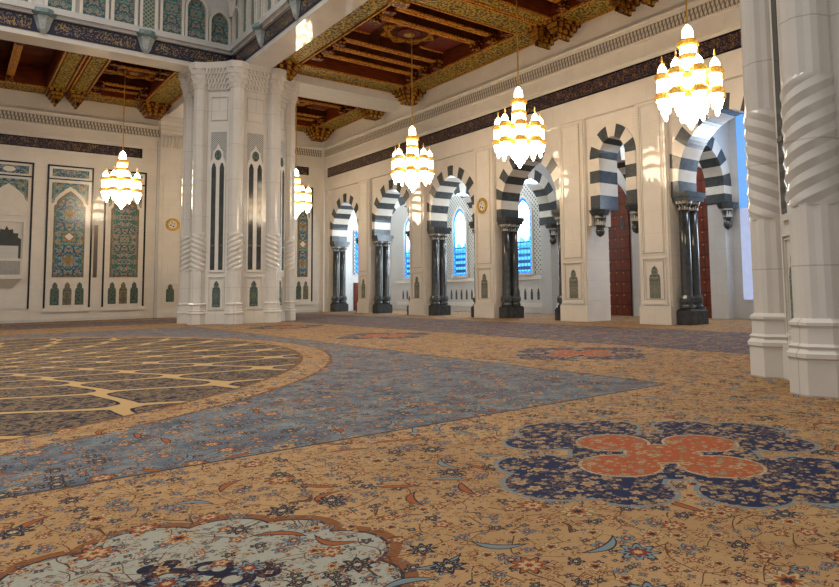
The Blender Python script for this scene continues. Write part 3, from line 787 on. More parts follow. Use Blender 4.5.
# white niche panel with the balcony at the left edge
def balcony_panel():
    cu, u0, u1 = 2.55, 1.3, 3.78
    t = thing('niche_panel', (cu, BWALL_Y, 0.8), 'white marble niche panel with cusped opening in a black border at the left edge', 'niche panel')
    mb = MB(); BW.box(mb, u0, u1, 0, 0.03, 0.82, 9.72); build(mb, 'panel_field', 'marble', t)
    mb = MB(); BW.rect_frame(mb, u0, u1, 0.82, 9.72, 0.10, 0.03, 0.07, bottom=False); BW.box(mb, u0 + .1, u1 - .1, 0.03, 0.07, 8.80, 8.88); build(mb, 'black_border', 'black', t)
    mb = MB(); BW.box(mb, u0 + .26, u1 - .26, 0.03, 0.045, 9.0, 9.48); o = build(mb, 'top_tile', 'tile_blue', t)
    mb = MB(); BW.poly(mb, [(cu + .32 * math.cos(q * PI / 5), 9.24 + .17 * math.sin(q * PI / 5)) for q in range(10)], 0.045, 0.055); build(mb, 'rosette', 'white_stone', o)
    mb = MB(); BW.box(mb, u0 + .26, u1 - .26, 0.03, 0.045, 7.1, 8.66); build(mb, 'spandrel_tile', 'tile_blue', t)
    mb = MB(); BW.poly(mb, ogee_pts(cu, 6.3, 7.3, 8.35, 0.98), 0.03, 0.06); build(mb, 'blind_arch', 'white_stone', t)
    mb = MB(); BW.box(mb, u0 + .12, u1 - .12, 0.03, 0.14, 6.42, 6.52); build(mb, 'string_course', 'white_stone', t)
    mb = MB(); BW.rect_frame(mb, u0 + .3, u1 - .3, 2.7, 6.15, 0.12, 0.03, 0.12); build(mb, 'opening_frame', 'white_stone', t)
    mb = MB(); BW.poly(mb, [(cu - .72, 2.8), (cu + .72, 2.8), (cu + .72, 5.0), (cu + .55, 5.12), (cu + .58, 5.35), (cu + .34, 5.36), (cu + .30, 5.60), (cu + .1, 5.55), (cu, 5.8), (cu - .1, 5.55), (cu - .30, 5.60), (cu - .34, 5.36), (cu - .58, 5.35), (cu - .55, 5.12), (cu - .72, 5.0)], 0.03, 0.05)
    op = build(mb, 'opening', 'slot', t)
    mb = MB(); BW.box(mb, cu - .6, cu + .6, 0.05, 0.06, 3.6, 4.6); build(mb, 'opening_back', 'marble_grey', op)
    mb = MB(); BW.box(mb, cu - .85, cu + .85, 0.03, 0.60, 2.62, 2.86); BW.box(mb, cu - .8, cu + .8, 0.03, 0.55, 3.68, 3.82); BW.box(mb, cu - .8, cu - .68, 0.03, 0.55, 2.86, 3.68); BW.box(mb, cu + .68, cu + .8, 0.03, 0.55, 2.86, 3.68)
    b = build(mb, 'balcony', 'white_stone', t)
    mb = MB(); BW.box(mb, cu - .68, cu + .68, 0.48, 0.53, 2.86, 3.68); build(mb, 'balcony_lattice', 'grille', b)
    mb = MB(); mb.hull([BW.p(cu - .8, .03, 2.62), BW.p(cu + .8, .03, 2.62), BW.p(cu + .8, .56, 2.62), BW.p(cu - .8, .56, 2.62)], [BW.p(cu - .4, .03, 2.1), BW.p(cu + .4, .03, 2.1), BW.p(cu + .4, .14, 2.1), BW.p(cu - .4, .14, 2.1)]); build(mb, 'bracket', 'white_stone', b)
balcony_panel()
# pilaster of the far wall under the ceiling beam, with gold disc
def far_pilaster():
    a, c = 10.75, 13.85; cu = 11.55
    t = thing('wall_pilaster', (12.3, BWALL_Y, 0), 'wide marble pilaster on the far wall with a gold-rimmed disc, left of the octagonal pier', 'pilaster')
    mb = MB(); BW.box(mb, a, c, 0, 0.36, 0, CEIL - 1.9); build(mb, 'shaft', 'marble', t)
    mb = MB()
    for k in range(6): BW.box(mb, a - .04 * k, c + .04 * k, 0.0, 0.36 + 0.11 * (k + 1), 12.2 + .26 * k, 12.46 + .26 * k)
    for k in range(14):
        u = a + (c - a) * (k + .5) / 14
        mb.hull([BW.p(u - .08, .36, 11.6), BW.p(u + .08, .36, 11.6), BW.p(u, .42, 11.45)], [BW.p(u - .1, .60, 12.25), BW.p(u + .1, .60, 12.25), BW.p(u, .70, 12.2)])
    build(mb, 'capital', 'marble_pier', t)
    for u in (11.55, 13.05):
        mb = MB(); BW.rect_frame(mb, u - .56, u + .56, 2.45, 9.75, 0.04, .36, .40); BW.rect_frame(mb, u - .5, u + .5, .86, 2.3, 0.06, .36, .41); build(mb, 'panel_frame', 'white_stone', t)
        mb = MB(); BW.poly(mb, niche_pts(u, 1.05, 0.5, 1.2), .36, .385); build(mb, 'niche', 'tile_niche', t)
    mb = MB(); BW.box(mb, a - .12, a, 0, .2, 0, 12); build(mb, 'side_moulding', 'marble_grey', t)
far_pilaster()
def wall_disc(p, n, label):
    t = thing('wall_disc', p, label, 'disc', 'gold-rimmed discs'); p = Vector(p); n = Vector(n)
    mb = MB(); N = 28; r1, r0 = 0.44, 0.27
    u = Vector((0, 0, 1)).cross(n).normalized(); v = Vector((0, 0, 1))
    for k in range(N):
        a0, a1 = 2 * PI * k / N, 2 * PI * (k + 1) / N
        q = [p + (u * math.cos(a) + v * math.sin(a)) * r for a, r in ((a0, r0), (a0, r1), (a1, r1), (a1, r0))]
        mb.hull(q, [c + n * 0.06 for c in q])
    build(mb, 'gold_rim', 'gold', t)
    mb = MB(); q = [p + (u * math.cos(2 * PI * k / N) + v * math.sin(2 * PI * k / N)) * r0 for k in range(N)]
    mb.hull(q, [c + n * 0.03 for c in q]); f = build(mb, 'face', 'white_stone', t)
    mb = MB()
    for k in range(4):
        a = k * PI / 2 + .4; c = p + n * 0.03 + (u * math.cos(a) + v * math.sin(a)) * 0.13
        mb.tube(c, c + n * 0.01, 0.055, 8)
    build(mb, 'face_ornament', 'capital_pale', f)
wall_disc((22.8, 28.45, 6.2), (-1, 0, 0), 'gold-rimmed white disc on the arcade pilaster left of the middle striped arch')
wall_disc((11.62, BWALL_Y - 0.36, 6.28), (0, -1, 0), 'gold-rimmed white disc on the far wall, left of the octagonal pier')

# ------------------------------------------------------------------ great octagonal piers
PIER = (12.3, 36.9); PR = 2.58; PTOP = 13.58
def oct_mod(n_fl):
    return lambda a, z, i: 1.0 - 0.055 * (i % 2)
def great_pier():
    cx, cy = PIER
    t = thing('octagonal_pier', (cx, cy, 0), 'massive white marble octagonal pier with slender dark twin windows, left of centre', 'pier', 'great piers of the hall')
    ap = 2.36                                            # core apothem
    mb = MB(); R = ap / math.cos(PI / 8)
    ring = lambda r, z: [(cx + r * math.cos(PI / 8 + k * PI / 4), cy + r * math.sin(PI / 8 + k * PI / 4), z) for k in range(8)]
    mb.hull(ring(R, 0), ring(R, PTOP)); mb.hull(ring(R + .10, 0), ring(R + .10, .58)); build(mb, 'core', 'marble_pier', t)
    for k in range(8):
        a = PI / 8 + k * PI / 4; sx, sy = cx + PR * math.cos(a), cy + PR * math.sin(a)
        mb = MB()
        mb.lathe(sx, sy, [(.48, 0), (.48, .52)], 8, phase=a + PI / 8)
        mb.lathe(sx, sy, [(.46, .50), (.51, .54), (.51, .60), (.45, .66), (.48, .70), (.43, .74), (.42, .98)], 8, phase=a + PI / 8)
        mb.lathe(sx, sy, [(.42, .96), (.455, 1.0), (.455, 1.04), (.375, 1.10)], 8, phase=a + PI / 8)
        base = build(mb, 'shaft_base', 'marble_pier', t)
        mb = MB(); flute = lambda q, z, i: 1.0 - (.06 if i % 3 == 0 else 0)
        mb.lathe(sx, sy, [(.365, 1.08), (.365, 2.78)], 24, phase=a, mod=flute)
        mb.lathe(sx, sy, [(.365, 4.66), (.365, 12.6)], 24, phase=a, mod=flute)
        for zz in (6.9, 9.2, 11.3): mb.lathe(sx, sy, [(.372, zz), (.372, zz + .02)], 12, phase=a)
        s = build(mb, 'fluted_shaft', 'marble_pier', t)
        mb = MB(); NS, PER, NZ = 4, 6, 44               # twisted section: ridges follow the mesh rows
        N = NS * PER; d = 1 if k % 2 else -1
        rows = []
        for j in range(NZ + 1):
            z = 2.74 + (4.70 - 2.74) * j / NZ; edge = min(1.0, min(j, NZ - j) / 2.0); rr = []
            for i in range(N):
                q = a + 2 * PI * i / N + d * 6.0 * z
                r_ = .365 + edge * .030 * (1 - abs(2 * (i % PER) / PER - 1))
                rr.append(mb.bm.verts.new((sx + r_ * math.cos(q), sy + r_ * math.sin(q), z)))
            rows.append(rr)
        mb.bm.faces.new(list(reversed(rows[0]))); mb.bm.faces.new(rows[-1])
        for A, B in zip(rows, rows[1:]):
            for i in range(N):
                f = mb.bm.faces.new((A[i], A[(i + 1) % N], B[(i + 1) % N], B[i])); f.smooth = True
        for A, B in zip(rows, rows[1:]):
            for i in range(0, N, PER // 2):
                e = mb.bm.edges.get((A[i], B[i]))
                if e: e.smooth = False
        build(mb, 'twisted_band', 'marble_pier', s)
        mb = MB()
        for j, (r0, r1, z0, z1) in enumerate(((.40, .44, 12.25, 12.5), (.45, .50, 12.5, 12.75), (.51, .56, 12.75, 13.0), (.58, .63, 13.0, 13.25), (.66, .68, 13.25, PTOP))):
            mb.lathe(sx, sy, [(r0, z0), (r1, z1)], 16, phase=a + (PI / 16) * (j % 2), mod=lambda q, z, i: 1.0 if i % 2 else .93)
        build(mb, 'leaf_capital', 'marble_pier', t)
    mb = MB()                                            # crown ring that joins the eight capitals
    for j in range(5):
        Rj = (ap + .12 + .105 * j) / math.cos(PI / 8); mb.hull(ring(Rj - .04, 12.25 + .25 * j), ring(Rj, 12.5 + .25 * j if j < 4 else PTOP))
    build(mb, 'crown', 'marble_pier', t)
    for k in range(8):
        a = k * PI / 4; nv = Vector((math.cos(a), math.sin(a), 0)); uv = Vector((-math.sin(a), math.cos(a), 0))
        fr = Frame(Vector((cx, cy, 0)) + nv * ap, uv, nv)
        mb = MB(); fr.rect_frame(mb, -.46, .46, 10.62, 11.9, .05, 0, .05); fr.box(mb, -.5, .5, 0, .06, 12.2, 12.3)
        for j in range(4):
            for q in range(6): fr.poly(mb, [(-.52 + q * .175, 12.50 + .25 * j), (-.52 + q * .175 + .13, 12.50 + .25 * j), (-.52 + q * .175 + .065, 12.30 + .25 * j)], .05, .17 + .105 * j)
        build(mb, 'upper_panel', 'marble_pier', t)
        mb = MB(); fr.box(mb, -.42, .42, 0, .02, 8.3, 10.0); build(mb, 'grille', 'grille', t)
        mb = MB(); fr.poly(mb, [(-.42, 2.66), (.42, 2.66), (.42, 8.35), (.30, 8.6), (.26, 8.95), (.12, 9.1), (0, 9.35), (-.12, 9.1), (-.26, 8.95), (-.30, 8.6), (-.42, 8.35)], .0, .05); w = build(mb, 'window_surround', 'white_stone', t)
        mb = MB(); fr.poly(mb, [(.19 * math.sin(q), 8.76 + .28 * math.cos(q)) for q in [i * 2 * PI / 10 for i in range(10)]], .05, .065); build(mb, 'head_tile', 'tile_niche', w)
        for s in (-1, 1):
            mb = MB(); fr.poly(mb, [(s * .22 - .12, 2.78), (s * .22 + .12, 2.78), (s * .22 + .12, 8.1), (s * .22 + .06, 8.3), (s * .22, 8.36), (s * .22 - .06, 8.3), (s * .22 - .12, 8.1)], .05, .06); build(mb, 'slender_window', 'slit_glass', w)
            mb = MB()
            fr.box(mb, s * .22 - .12, s * .22 + .12, .06, .075, 4.0, 4.08)
            build(mb, 'glazing_bar', 'bronze', w)
        mb = MB(); fr.rect_frame(mb, -.44, .44, .74, 2.44, .04, 0, .05); fr.rect_frame(mb, -.36, .36, .80, 2.36, .02, 0, .03); n = build(mb, 'niche_frame', 'white_stone', t)
        mb = MB(); fr.poly(mb, niche_pts(0, .88, .42, 1.34), 0, .03); build(mb, 'niche_tile', 'tile_niche', n)
    return t
gp = great_pier()
copy_tree(gp, (12.33, 3.5, 0), 'massive white marble pier with twisted ribbed shafts at the right edge of the view')

# ------------------------------------------------------------------ dome square: beams, script band, ledge, tile gallery
XI, YI = 11.66, 36.26
mb = MB(); mb.box(-22, XI + 1.28, YI, YI + 1.28, 13.55, 13.80); mb.box(XI, XI + 1.28, -4, YI, 13.55, 13.80)
tag(build(mb, 'ceiling_beam', 'marble_pier'), kind='structure')
mb = MB(); mb.box(-22, XI + 1.28, YI + .02, YI + 1.28, 13.80, 21.0); mb.box(XI + .02, XI + 1.28, -4, YI + .02, 13.80, 21.0)
tag(build(mb, 'wall_dome_square', 'plaster'), kind='structure')
FB = Frame((0, YI, 0), (1, 0, 0), (0, -1, 0)); FR = Frame((XI, 0, 0), (0, 1, 0), (-1, 0, 0))
mb = MB()
for f, a, c in ((FB, -22, XI), (FR, -4, YI)):
    f.box(mb, a, c, 0, .34, 14.72, 15.02); f.box(mb, a, c, 0, .18, 14.56, 14.72)
tag(build(mb, 'trim_3', 'marble_grey'), kind='structure')
def dome_inscription(f, u0, u1, lab):
    mb = MB(); f.box(mb, u0 + .02, u1 - .05, 0, .03, 13.80, 14.56, 1); f.box(mb, u0 + .45, u1 - .45, .03, .045, 13.9, 14.46, 0)
    tag(build(mb, 'inscription_band', ['script_band_bright', 'navy'], loc=f.p((u0 + u1) / 2, 0, 13.8)), lab, 'inscription panel', 'inscription panels under the dome')
plain('navy', (0.010, 0.012, 0.045), 0.3)
CB = [-1.35, 2.95, 7.28]
for i, (a, c) in enumerate(((-1.35, 2.95), (2.95, 7.28), (7.28, XI))):
    dome_inscription(FB, a, c, ['navy inscription panel with gold script at the left edge, under the dome ledge', 'navy inscription panel with bright gold script between the two left leaf brackets', 'navy inscription panel with gold script running into the corner above the octagonal pier'][i])
CR = [31.9, 27.6, 23.3]
for i, (a, c) in enumerate(((31.9, YI), (27.6, 31.9), (23.3, 27.6))):
    dome_inscription(FR, a, c, ['navy inscription panel right of the corner above the octagonal pier', 'navy inscription panel beyond the first leaf bracket on the slanting right beam', 'navy inscription panel at the upper frame edge over the right beam'][i])
plain('leaf_teal', (0.16, 0.24, 0.24), 0.4, var=0.3, scale=8)
plain('leaf_pale', (0.38, 0.42, 0.42), 0.4, var=0.2, scale=8)
def leaf_bracket(f, u, lab):
    p = f.p(u, 0.0, 0); t = thing('leaf_bracket', f.p(u, 0, 13.8), lab, 'bracket', 'leaf brackets under the dome ledge')
    mb = MB(); mb.lathe(p.x, p.y, [(.12, 13.78), (.24, 13.95), (.34, 14.3), (.46, 14.62)], 14, mod=lambda a, z, i: 1.0 if i % 2 else .84)
    build(mb, 'leaf_cup', 'leaf_pale', t)
    mb = MB(); mb.lathe(p.x, p.y, [(.46, 14.55), (.56, 14.66), (.54, 14.86)], 14, mod=lambda a, z, i: 1.0 if i % 2 else .9); build(mb, 'leaf_rim', 'leaf_teal', t)
for i, u in enumerate(CB[1:]): leaf_bracket(FB, u, ['carved leaf bracket at the upper left, left of the bright inscription panel', 'carved leaf bracket left of the corner above the octagonal pier'][i])
for i, u in enumerate(CR[:2]): leaf_bracket(FR, u, ['carved leaf bracket on the right beam nearest the corner above the octagonal pier', 'carved leaf bracket higher on the right beam, at the upper frame edge'][i])
# tile gallery panels
def gallery_panel(f, u, w, z1, lab, mat='tile_dome', arched=False):
    t = thing('gallery_panel', f.p(u, 0, 15.02), lab, 'tile panel', 'tile panels of the dome gallery')
    mb = MB(); h = w / 2
    pts = [(u - h, 15.1), (u + h, 15.1)] + (list(reversed(arc_pts(u, h, z1 - h, 8, c=h * .5))) if arched else [(u + h, z1), (u - h, z1)])
    f.poly(mb, pts, 0, .05); build(mb, 'tile_field', mat, t)
    mb = MB()
    if arched:
        o = [(u - h - .12, 15.02)] + arc_pts(u, h + .12, z1 - h, 8, c=h * .5) + [(u + h + .12, 15.02)]
        i_ = [(u - h, 15.02)] + arc_pts(u, h, z1 - h, 8, c=h * .5) + [(u + h, 15.02)]
        f.band(mb, o, i_, 0, .22)
    else:
        f.box(mb, u - h - .14, u - h, 0, .22, 15.02, z1 + .1); f.box(mb, u + h, u + h + .14, 0, .22, 15.02, z1 + .1)
    build(mb, 'surround', 'white_stone', t)
gp_b = [(-.3, .9), (1.0, .9), (2.05, .55), (3.55, .95), (4.95, .95), (6.25, .9)]
for i, (u, w) in enumerate(gp_b): gallery_panel(FB, u, w, 19.5, ['teal tile panel of the dome gallery, leftmost in the frame', 'teal tile panel of the dome gallery, second from the left frame edge', 'slim green net column panel of the dome gallery above the first leaf bracket', 'teal tile panel of the dome gallery just right of the first leaf bracket', 'teal tile panel with red speckles midway along the left gallery', 'teal tile panel just left of the second leaf bracket'][i], 'net_green' if w < .6 else 'tile_dome')
gallery_panel(FB, 7.35, .55, 19.5, 'slim green net column panel above the second leaf bracket', 'net_green')
for i, (u, z1) in enumerate(((8.45, 17.6), (9.65, 17.1), (10.85, 16.6))): gallery_panel(FB, u, .92, z1, ['arched teal tile panel, tallest of three by the gallery corner', 'arched teal tile panel, middle of three by the gallery corner', 'arched teal tile panel tucked in the gallery corner'][i], 'tile_dome', True)
for i, (u, z1) in enumerate(((35.4, 16.8), (34.2, 17.4), (33.0, 17.9))): gallery_panel(FR, u, .9, z1, ['arched teal tile panel right of the gallery corner', 'second arched teal tile panel right of the gallery corner', 'third arched teal tile panel right of the gallery corner'][i], 'tile_dome', True)
gallery_panel(FR, 31.9, .55, 19.5, 'slim green net column panel on the right gallery', 'net_green')
for i, u in enumerate((30.7, 29.4, 28.1)): gallery_panel(FR, u, .9, 19.5, ['teal tile panel on the right gallery, nearest the net column', 'teal tile panel on the right gallery, second beyond the net column', 'teal tile panel on the right gallery at the upper frame edge'][i])
# ribs fanning over the corner panels
t = thing('fan_vault', (XI, YI, 16.5), 'pale ribbed fan of stalactite vaulting in the gallery corner above the arched tiles', 'vault')
for k in range(9):
    a = PI + (PI / 2) * k / 8 * 1.0
    mb = MB(); prev = None
    for j in range(7):
        s = j / 6; r = .15 + 3.2 * s * s; z = 16.7 + 2.6 * (1 - (1 - s) ** 2)
        p = Vector((XI - .1 + r * math.cos(a) * .95, YI - .1 + r * math.sin(a) * .95, z))
        if prev is not None: mb.tube(prev, p, .07, 6)
        prev = p
    build(mb, 'rib', 'white_stone', t)
for j in range(5):
    s0, s1 = j / 5, (j + 1) / 5
    mb = MB()
    for k in range(8):
        for kk in range(2):
            pass
    r0, r1 = .2 + 3.2 * s0 * s0, .2 + 3.2 * s1 * s1; z0, z1 = 16.75 + 2.6 * (1 - (1 - s0) ** 2), 16.75 + 2.6 * (1 - (1 - s1) ** 2)
    N = 12
    for k in range(N):
        a0, a1 = PI + PI / 2 * k / N, PI + PI / 2 * (k + 1) / N
        q = lambda r, a, z: (XI - .05 + r * math.cos(a), YI - .05 + r * math.sin(a), z)
        mb.hull([q(r0, a0, z0), q(r0, a1, z0), q(r1, a1, z1), q(r1, a0, z1)], [q(r0, a0, z0 + .06), q(r0, a1, z0 + .06), q(r1, a1, z1 + .06), q(r1, a0, z1 + .06)])
    build(mb, 'vault_tier', 'tile_dome' if j % 2 else 'leaf_pale', t)

# ------------------------------------------------------------------ aisle ceilings: cross beams and coffers
mb = MB()
mb.box(XI + 1.28, 22.8, 35.6, 38.2, 13.6, CEIL + .5)                    # between the pier and the arcade
mb.box(11.0, 13.6, 37.54, BWALL_Y, 13.6, CEIL + .5)                     # between the pier and the far wall
tag(build(mb, 'ceiling_cross_beam', 'plaster'), kind='structure')
mb = MB(); mb.box(XI + 1.28, 22.8, -4, BWALL_Y, 15.7, 15.9); mb.box(-16, XI + 1.28, YI + 1.28, BWALL_Y, 15.7, 15.9)
tag(build(mb, 'ceiling', 'wood_dark'), kind='structure')

def coffer(x0, x1, y0, y1, label, axis, slats, star, brackets, fw=(1.65, 1.65, 1.65, 1.65)):
    """gilded frame boards (left, right, near, far widths), slats along one axis, a star panel, corner brackets"""
    z = CEIL; cx, cy = (x0 + x1) / 2, (y0 + y1) / 2
    t = thing('coffered_ceiling', (cx, cy, z), label, 'ceiling coffer', 'carved wood coffers of the aisle ceilings')
    mb = MB(); mb.box(x0, x1, y0, y1, 15.3, 15.45); build(mb, 'back_panel', 'wood_red', t)
    wl, wr, wn, wf = fw
    edges = [(x0, x0 + wl, y0, y1), (x1 - wr, x1, y0, y1), (x0 + wl, x1 - wr, y0, y0 + wn), (x0 + wl, x1 - wr, y1 - wf, y1)]
    for k, (a, c, e, f) in enumerate(edges):
        mb = MB(); mb.box(a, c, e, f, z, z + .35); mb.box(a, c, e, f, z + .35, 15.3)
        o = build(mb, 'frame_board', 'wood_red', t)
        mb = MB(); lx, ly = c - a, f - e
        if lx < ly: mb.box(a + .22, c - .22, e + .3, f - .3, z - .05, z)
        else: mb.box(a + .0, c - .0, e + .22, f - .22, z - .05, z)
        build(mb, 'gold_frieze', 'gold_frieze', o)
        mb = MB()
        if lx < ly:
            for q in (a + .06, c - .14): mb.box(q, q + .08, e, f, z - .09, z)
        else:
            for q in (e + .06, f - .14): mb.box(a, c, q, q + .08, z - .09, z)
        build(mb, 'gilded_edge', 'gilded_stripe', o)
    ix0, ix1, iy0, iy1 = x0 + wl, x1 - wr, y0 + wn, y1 - wf
    for q in slats:
        mb = MB()
        if axis == 'x': mb.box(ix0, ix1, q - .16, q + .16, 14.45, 15.3)
        else: mb.box(q - .16, q + .16, iy0, iy1, 14.45, 15.3)
        s = build(mb, 'slat', 'wood_dark', t)
        mb = MB()
        if axis == 'x': mb.box(ix0, ix1, q - .19, q + .19, 14.37, 14.45); mb.box(ix0, ix1, q - .06, q + .06, 14.33, 14.37)
        else: mb.box(q - .19, q + .19, iy0, iy1, 14.37, 14.45); mb.box(q - .06, q + .06, iy0, iy1, 14.33, 14.37)
        build(mb, 'gilded_fillet', 'gilded_stripe', s)
        for e in (0, 1):
            mb = MB()
            if axis == 'x':
                xx = ix0 if e == 0 else ix1 - .55
                for j in range(3): mb.box(xx + (.12 * j if e == 1 else 0), xx + .55 - (.12 * j if e == 0 else 0), q - .2, q + .2, 14.20 - .0 + .0 * j - .08 * (2 - j) + .12 * j, 14.33 + .1 * j)
            else:
                yy = iy0 if e == 0 else iy1 - .55
                for j in range(3): mb.box(q - .2, q + .2, yy + (.12 * j if e == 1 else 0), yy + .55 - (.12 * j if e == 0 else 0), 14.12 + .1 * j, 14.33 + .1 * j)
            build(mb, 'slat_end', 'wood_gilded', s)
    if star:
        sx, sy, hx, hy = star
        mb = MB(); mb.box(sx - hx, sx + hx, sy - hy, sy + hy, 14.9, 15.3); o = build(mb, 'star_panel', 'wood_dark', t)
        def bar(a, c, w=.07): 
            m_ = MB(); a, c = Vector(a), Vector(c); d = (c - a).normalized(); n_ = Vector((-d.y, d.x, 0)) * w
            m_.hull([a + n_, c + n_, c - n_, a - n_], [p + Vector((0, 0, -.10)) for p in (a + n_, c + n_, c - n_, a - n_)]); return m_
        r = min(hx, hy) * .92
        P8 = [Vector((sx + r * math.cos(k * PI / 4), sy + r * math.sin(k * PI / 4), 14.9)) for k in range(8)]
        for k in range(8): build(bar(P8[k], P8[(k + 2) % 8]), 'star_bar', 'gilded_stripe', o)
        mb = MB(); q8 = [Vector((sx + r * .42 * math.cos(k * PI / 4 + PI / 8), sy + r * .42 * math.sin(k * PI / 4 + PI / 8), 14.88)) for k in range(8)]
        mb.hull(q8, [p + Vector((0, 0, -.08)) for p in q8]); build(mb, 'star_heart', 'red_lacquer', o)
        mb = MB(); q8 = [Vector((sx + r * .2 * math.cos(k * PI / 4 + PI / 8), sy + r * .2 * math.sin(k * PI / 4 + PI / 8), 14.8)) for k in range(8)]
        mb.hull(q8, [p + Vector((0, 0, -.08)) for p in q8]); build(mb, 'star_boss', 'gold', o)
        for sg in (-1, 1):
            mb = MB()
            if hx > hy: mb.box(sx + sg * (hx * .72) - hx * .22, sx + sg * (hx * .72) + hx * .22, sy - hy * .8, sy + hy * .8, 14.86, 14.9)
            else: mb.box(sx - hx * .8, sx + hx * .8, sy + sg * (hy * .72) - hy * .22, sy + sg * (hy * .72) + hy * .22, 14.86, 14.9)
            rp = build(mb, 'red_panel', 'red_lacquer', o)
            mb = MB()
            if hx > hy:
                c0 = sx + sg * hx * .72
                mb.box(c0 - hx * .24, c0 + hx * .24, sy - hy * .9, sy - hy * .8, 14.83, 14.9); mb.box(c0 - hx * .24, c0 + hx * .24, sy + hy * .8, sy + hy * .9, 14.83, 14.9)
            else:
                c0 = sy + sg * hy * .72
                mb.box(sx - hx * .9, sx - hx * .8, c0 - hy * .24, c0 + hy * .24, 14.83, 14.9); mb.box(sx + hx * .8, sx + hx * .9, c0 - hy * .24, c0 + hy * .24, 14.83, 14.9)
            build(mb, 'panel_moulding', 'gilded_stripe', o)
    for bx, by, lx, ly in brackets:
        mb = MB()
        for j in range(4):
            g = .13 * j
            mb.box(bx - lx / 2 + g, bx + lx / 2 - g, by - ly / 2 + g, by + ly / 2 - g, z - .22 * (j + 1), z - .22 * j)
        o = build(mb, 'bracket', 'wood_gilded', t)
        mb = MB()
        for j in range(4):
            zz = z - .22 * j - .11
            g = .13 * j
            for q in range(3):
                f = (q + .5) / 3
                mb.box(bx - lx / 2 + g - .05, bx - lx / 2 + g, by - ly / 2 + g + (ly - 2 * g) * f - .09, by - ly / 2 + g + (ly - 2 * g) * f + .09, zz - .09, zz + .09)
                mb.box(bx - lx / 2 + g + (lx - 2 * g) * f - .09, bx - lx / 2 + g + (lx - 2 * g) * f + .09, by - ly / 2 + g - .05, by - ly / 2 + g, zz - .09, zz + .09)
        build(mb, 'stalactite', 'gold', o)
plain('red_lacquer', (0.13, 0.014, 0.006), 0.6, var=0.3, scale=5)
A0, A1 = 22.0, 35.6
coffer(12.94, 22.8, A0, A1, 'large red and gold coffered ceiling with star panel above the three right chandeliers', 'x', (32.6, 31.3, 30.0, 26.4, 25.1, 23.9), (17.9, 28.2, 3.2, 1.6),
       [(13.9, 34.7, 1.5, 1.5), (22.0, 34.7, 1.6, 1.5), (22.0, 22.5, 1.6, .9), (13.9, 22.6, 1.5, 1.2)])
coffer(12.94, 22.8, 16.9, A0, 'narrow gold coffer between the large coffer and the near one, upper right', 'x', (20.1, 18.8), None, [(22.0, 21.2, 1.6, .9), (22.0, 17.5, 1.6, .9)], (1.65, 1.65, .9, .9))
coffer(12.94, 22.8, 4.5, 16.9, 'near carved coffer cut off by the top edge of the frame', 'x', (14.5, 13.2, 12.0, 8.5, 7.2), (17.9, 10.2, 3.2, 1.5), [(22.0, 16.3, 1.6, .9)])
coffer(13.6, 22.8, 38.2, 48.6, 'corner coffer of dark wood and gold above the small chandelier right of the pier', 'x', (46.0, 44.9, 41.6, 40.5), (18.2, 43.3, 2.8, 1.3), [(21.8, 47.4, 1.7, 1.7), (21.9, 39.2, 1.7, 1.5)])
coffer(5.2, 11.0, 37.54, 48.6, 'dark wood and gold coffer above the left chandelier', 'x', (46.3, 45.1, 41.2, 40.0), (8.1, 43.2, 1.9, 1.4), [(10.1, 47.4, 1.7, 1.8), (5.75, 47.6, .9, 1.7)], (1.1, 1.65, 1.65, 1.65))
coffer(-6.0, 5.2, 37.54, 48.6, 'shadowed wood coffer at the upper left corner of the frame', 'y', (.9, 2.3, -1.0, -2.4), None, [(4.65, 47.6, .9, 1.7)], (1.65, 1.1, 1.65, 1.65))

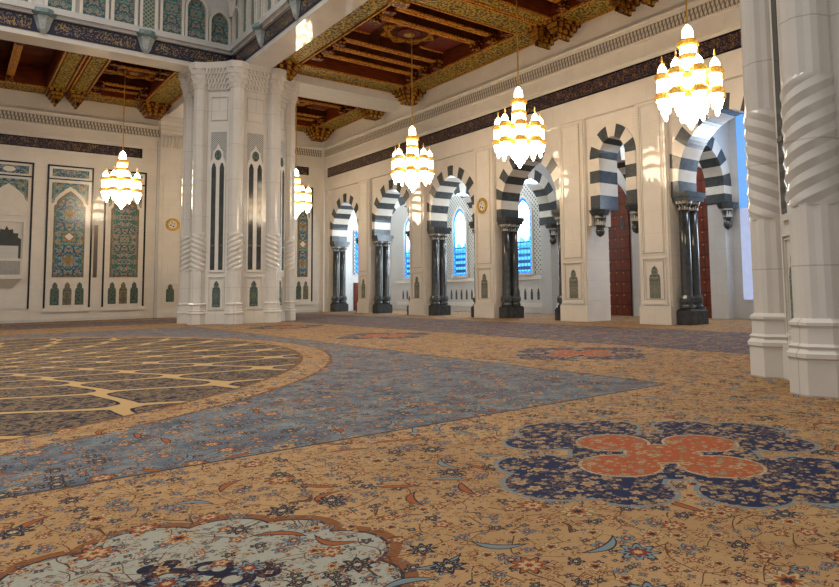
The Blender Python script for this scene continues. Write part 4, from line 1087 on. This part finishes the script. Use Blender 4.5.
# ------------------------------------------------------------------ chandeliers
def chandelier():
    loc = (17.9, 11.75, 6.5); t = thing('chandelier', loc, 'largest lit crystal and gold chandelier, hanging beside the near pier', 'chandelier', 'chandeliers of the aisles')
    x, y, z = loc
    mb = MB(); mb.lathe(x, y, [(.03, z + 3.38), (.03, 15.3)], 8); build(mb, 'cord', 'gold', t)
    mb = MB(); mb.lathe(x, y, [(.03, z), (.10, z + .12), (.13, z + .2), (.19, z + .22), (.24, z + .36), (.32, z + .40), (.37, z + .56), (.45, z + .60), (.50, z + .80), (.56, z + .86), (.58, z + 1.02), (.50, z + 1.10), (.46, z + 1.5), (.44, z + 1.62), (.36, z + 1.70), (.30, z + 1.78), (.265, z + 2.50), (.26, z + 2.74)], 20)
    tw = build(mb, 'crystal_body', 'lit_crystal', t)
    for zz, r in ((1.0, .62), (1.64, .50), (2.30, .30), (2.74, .33)):
        mb = MB(); mb.lathe(x, y, [(r - .05, z + zz - .09), (r, z + zz - .05), (r, z + zz + .06), (r - .06, z + zz + .14)], 24, mod=lambda a, q, i: 1.0 if i % 3 else 1.06); build(mb, 'gilt_ring', 'gilt_lit', tw)
    mb = MB(); mb.lathe(x, y, [(.18, z + 2.80), (.175, z + 3.12), (.16, z + 3.22), (.10, z + 3.32), (.03, z + 3.40)], 16, smooth=True); build(mb, 'top_dome', 'lit_crystal', t)
    for k in range(8):
        a = k * PI / 4 + .12; R = .86; lx, ly = x + R * math.cos(a), y + R * math.sin(a)
        mb = MB(); mb.lathe(lx, ly, [(.03, z + .42), (.07, z + .52), (.08, z + .64), (.15, z + .68), (.17, z + .84), (.21, z + .88), (.22, z + 1.02), (.18, z + 1.10), (.18, z + 1.5), (.20, z + 1.62), (.15, z + 1.70)], 12)
        l = build(mb, 'lantern', 'lit_crystal', t)
        for zz, r in ((1.03, .255), (1.66, .235)):
            mb = MB(); mb.lathe(lx, ly, [(r - .05, z + zz - .09), (r, z + zz - .05), (r, z + zz + .06), (r - .06, z + zz + .14)], 12, mod=lambda a, q, i: 1.0 if i % 2 else 1.08); build(mb, 'gilt_band', 'gilt_lit', l)
        mb = MB(); mb.lathe(lx, ly, [(.13, z + 1.70), (.15, z + 1.82), (.14, z + 1.94), (.08, z + 2.05), (.02, z + 2.12)], 12, smooth=True); build(mb, 'lantern_dome', 'lit_crystal', l)
        mb = MB(); mb.lathe(lx, ly, [(.02, z + 2.10), (.035, z + 2.2), (.01, z + 2.38)], 8); build(mb, 'finial', 'gilt_lit', l)
        mb = MB()
        for zz in (1.02, 1.62): mb.tube((x + .5 * math.cos(a), y + .5 * math.sin(a), z + zz), (lx, ly, z + zz), .04, 6)
        build(mb, 'arm', 'gilt_lit', l)
    return t
ch = chandelier()
CH = [((17.9, 11.75, 6.5), None), ((17.9, 19.85, 6.5), 'lit crystal chandelier in front of the arch right of the gold disc'), ((17.9, 27.95, 6.5), 'lit crystal chandelier in front of the second and third arches from the far corner'),
      ((17.9, 42.5, 6.5), 'smallest lit crystal chandelier, directly right of the octagonal pier'), ((7.52, 42.7, 6.5), 'lit crystal chandelier at left in front of the green tile panel')]
for i, (l, lab) in enumerate(CH):
    if i: copy_tree(ch, l, lab)
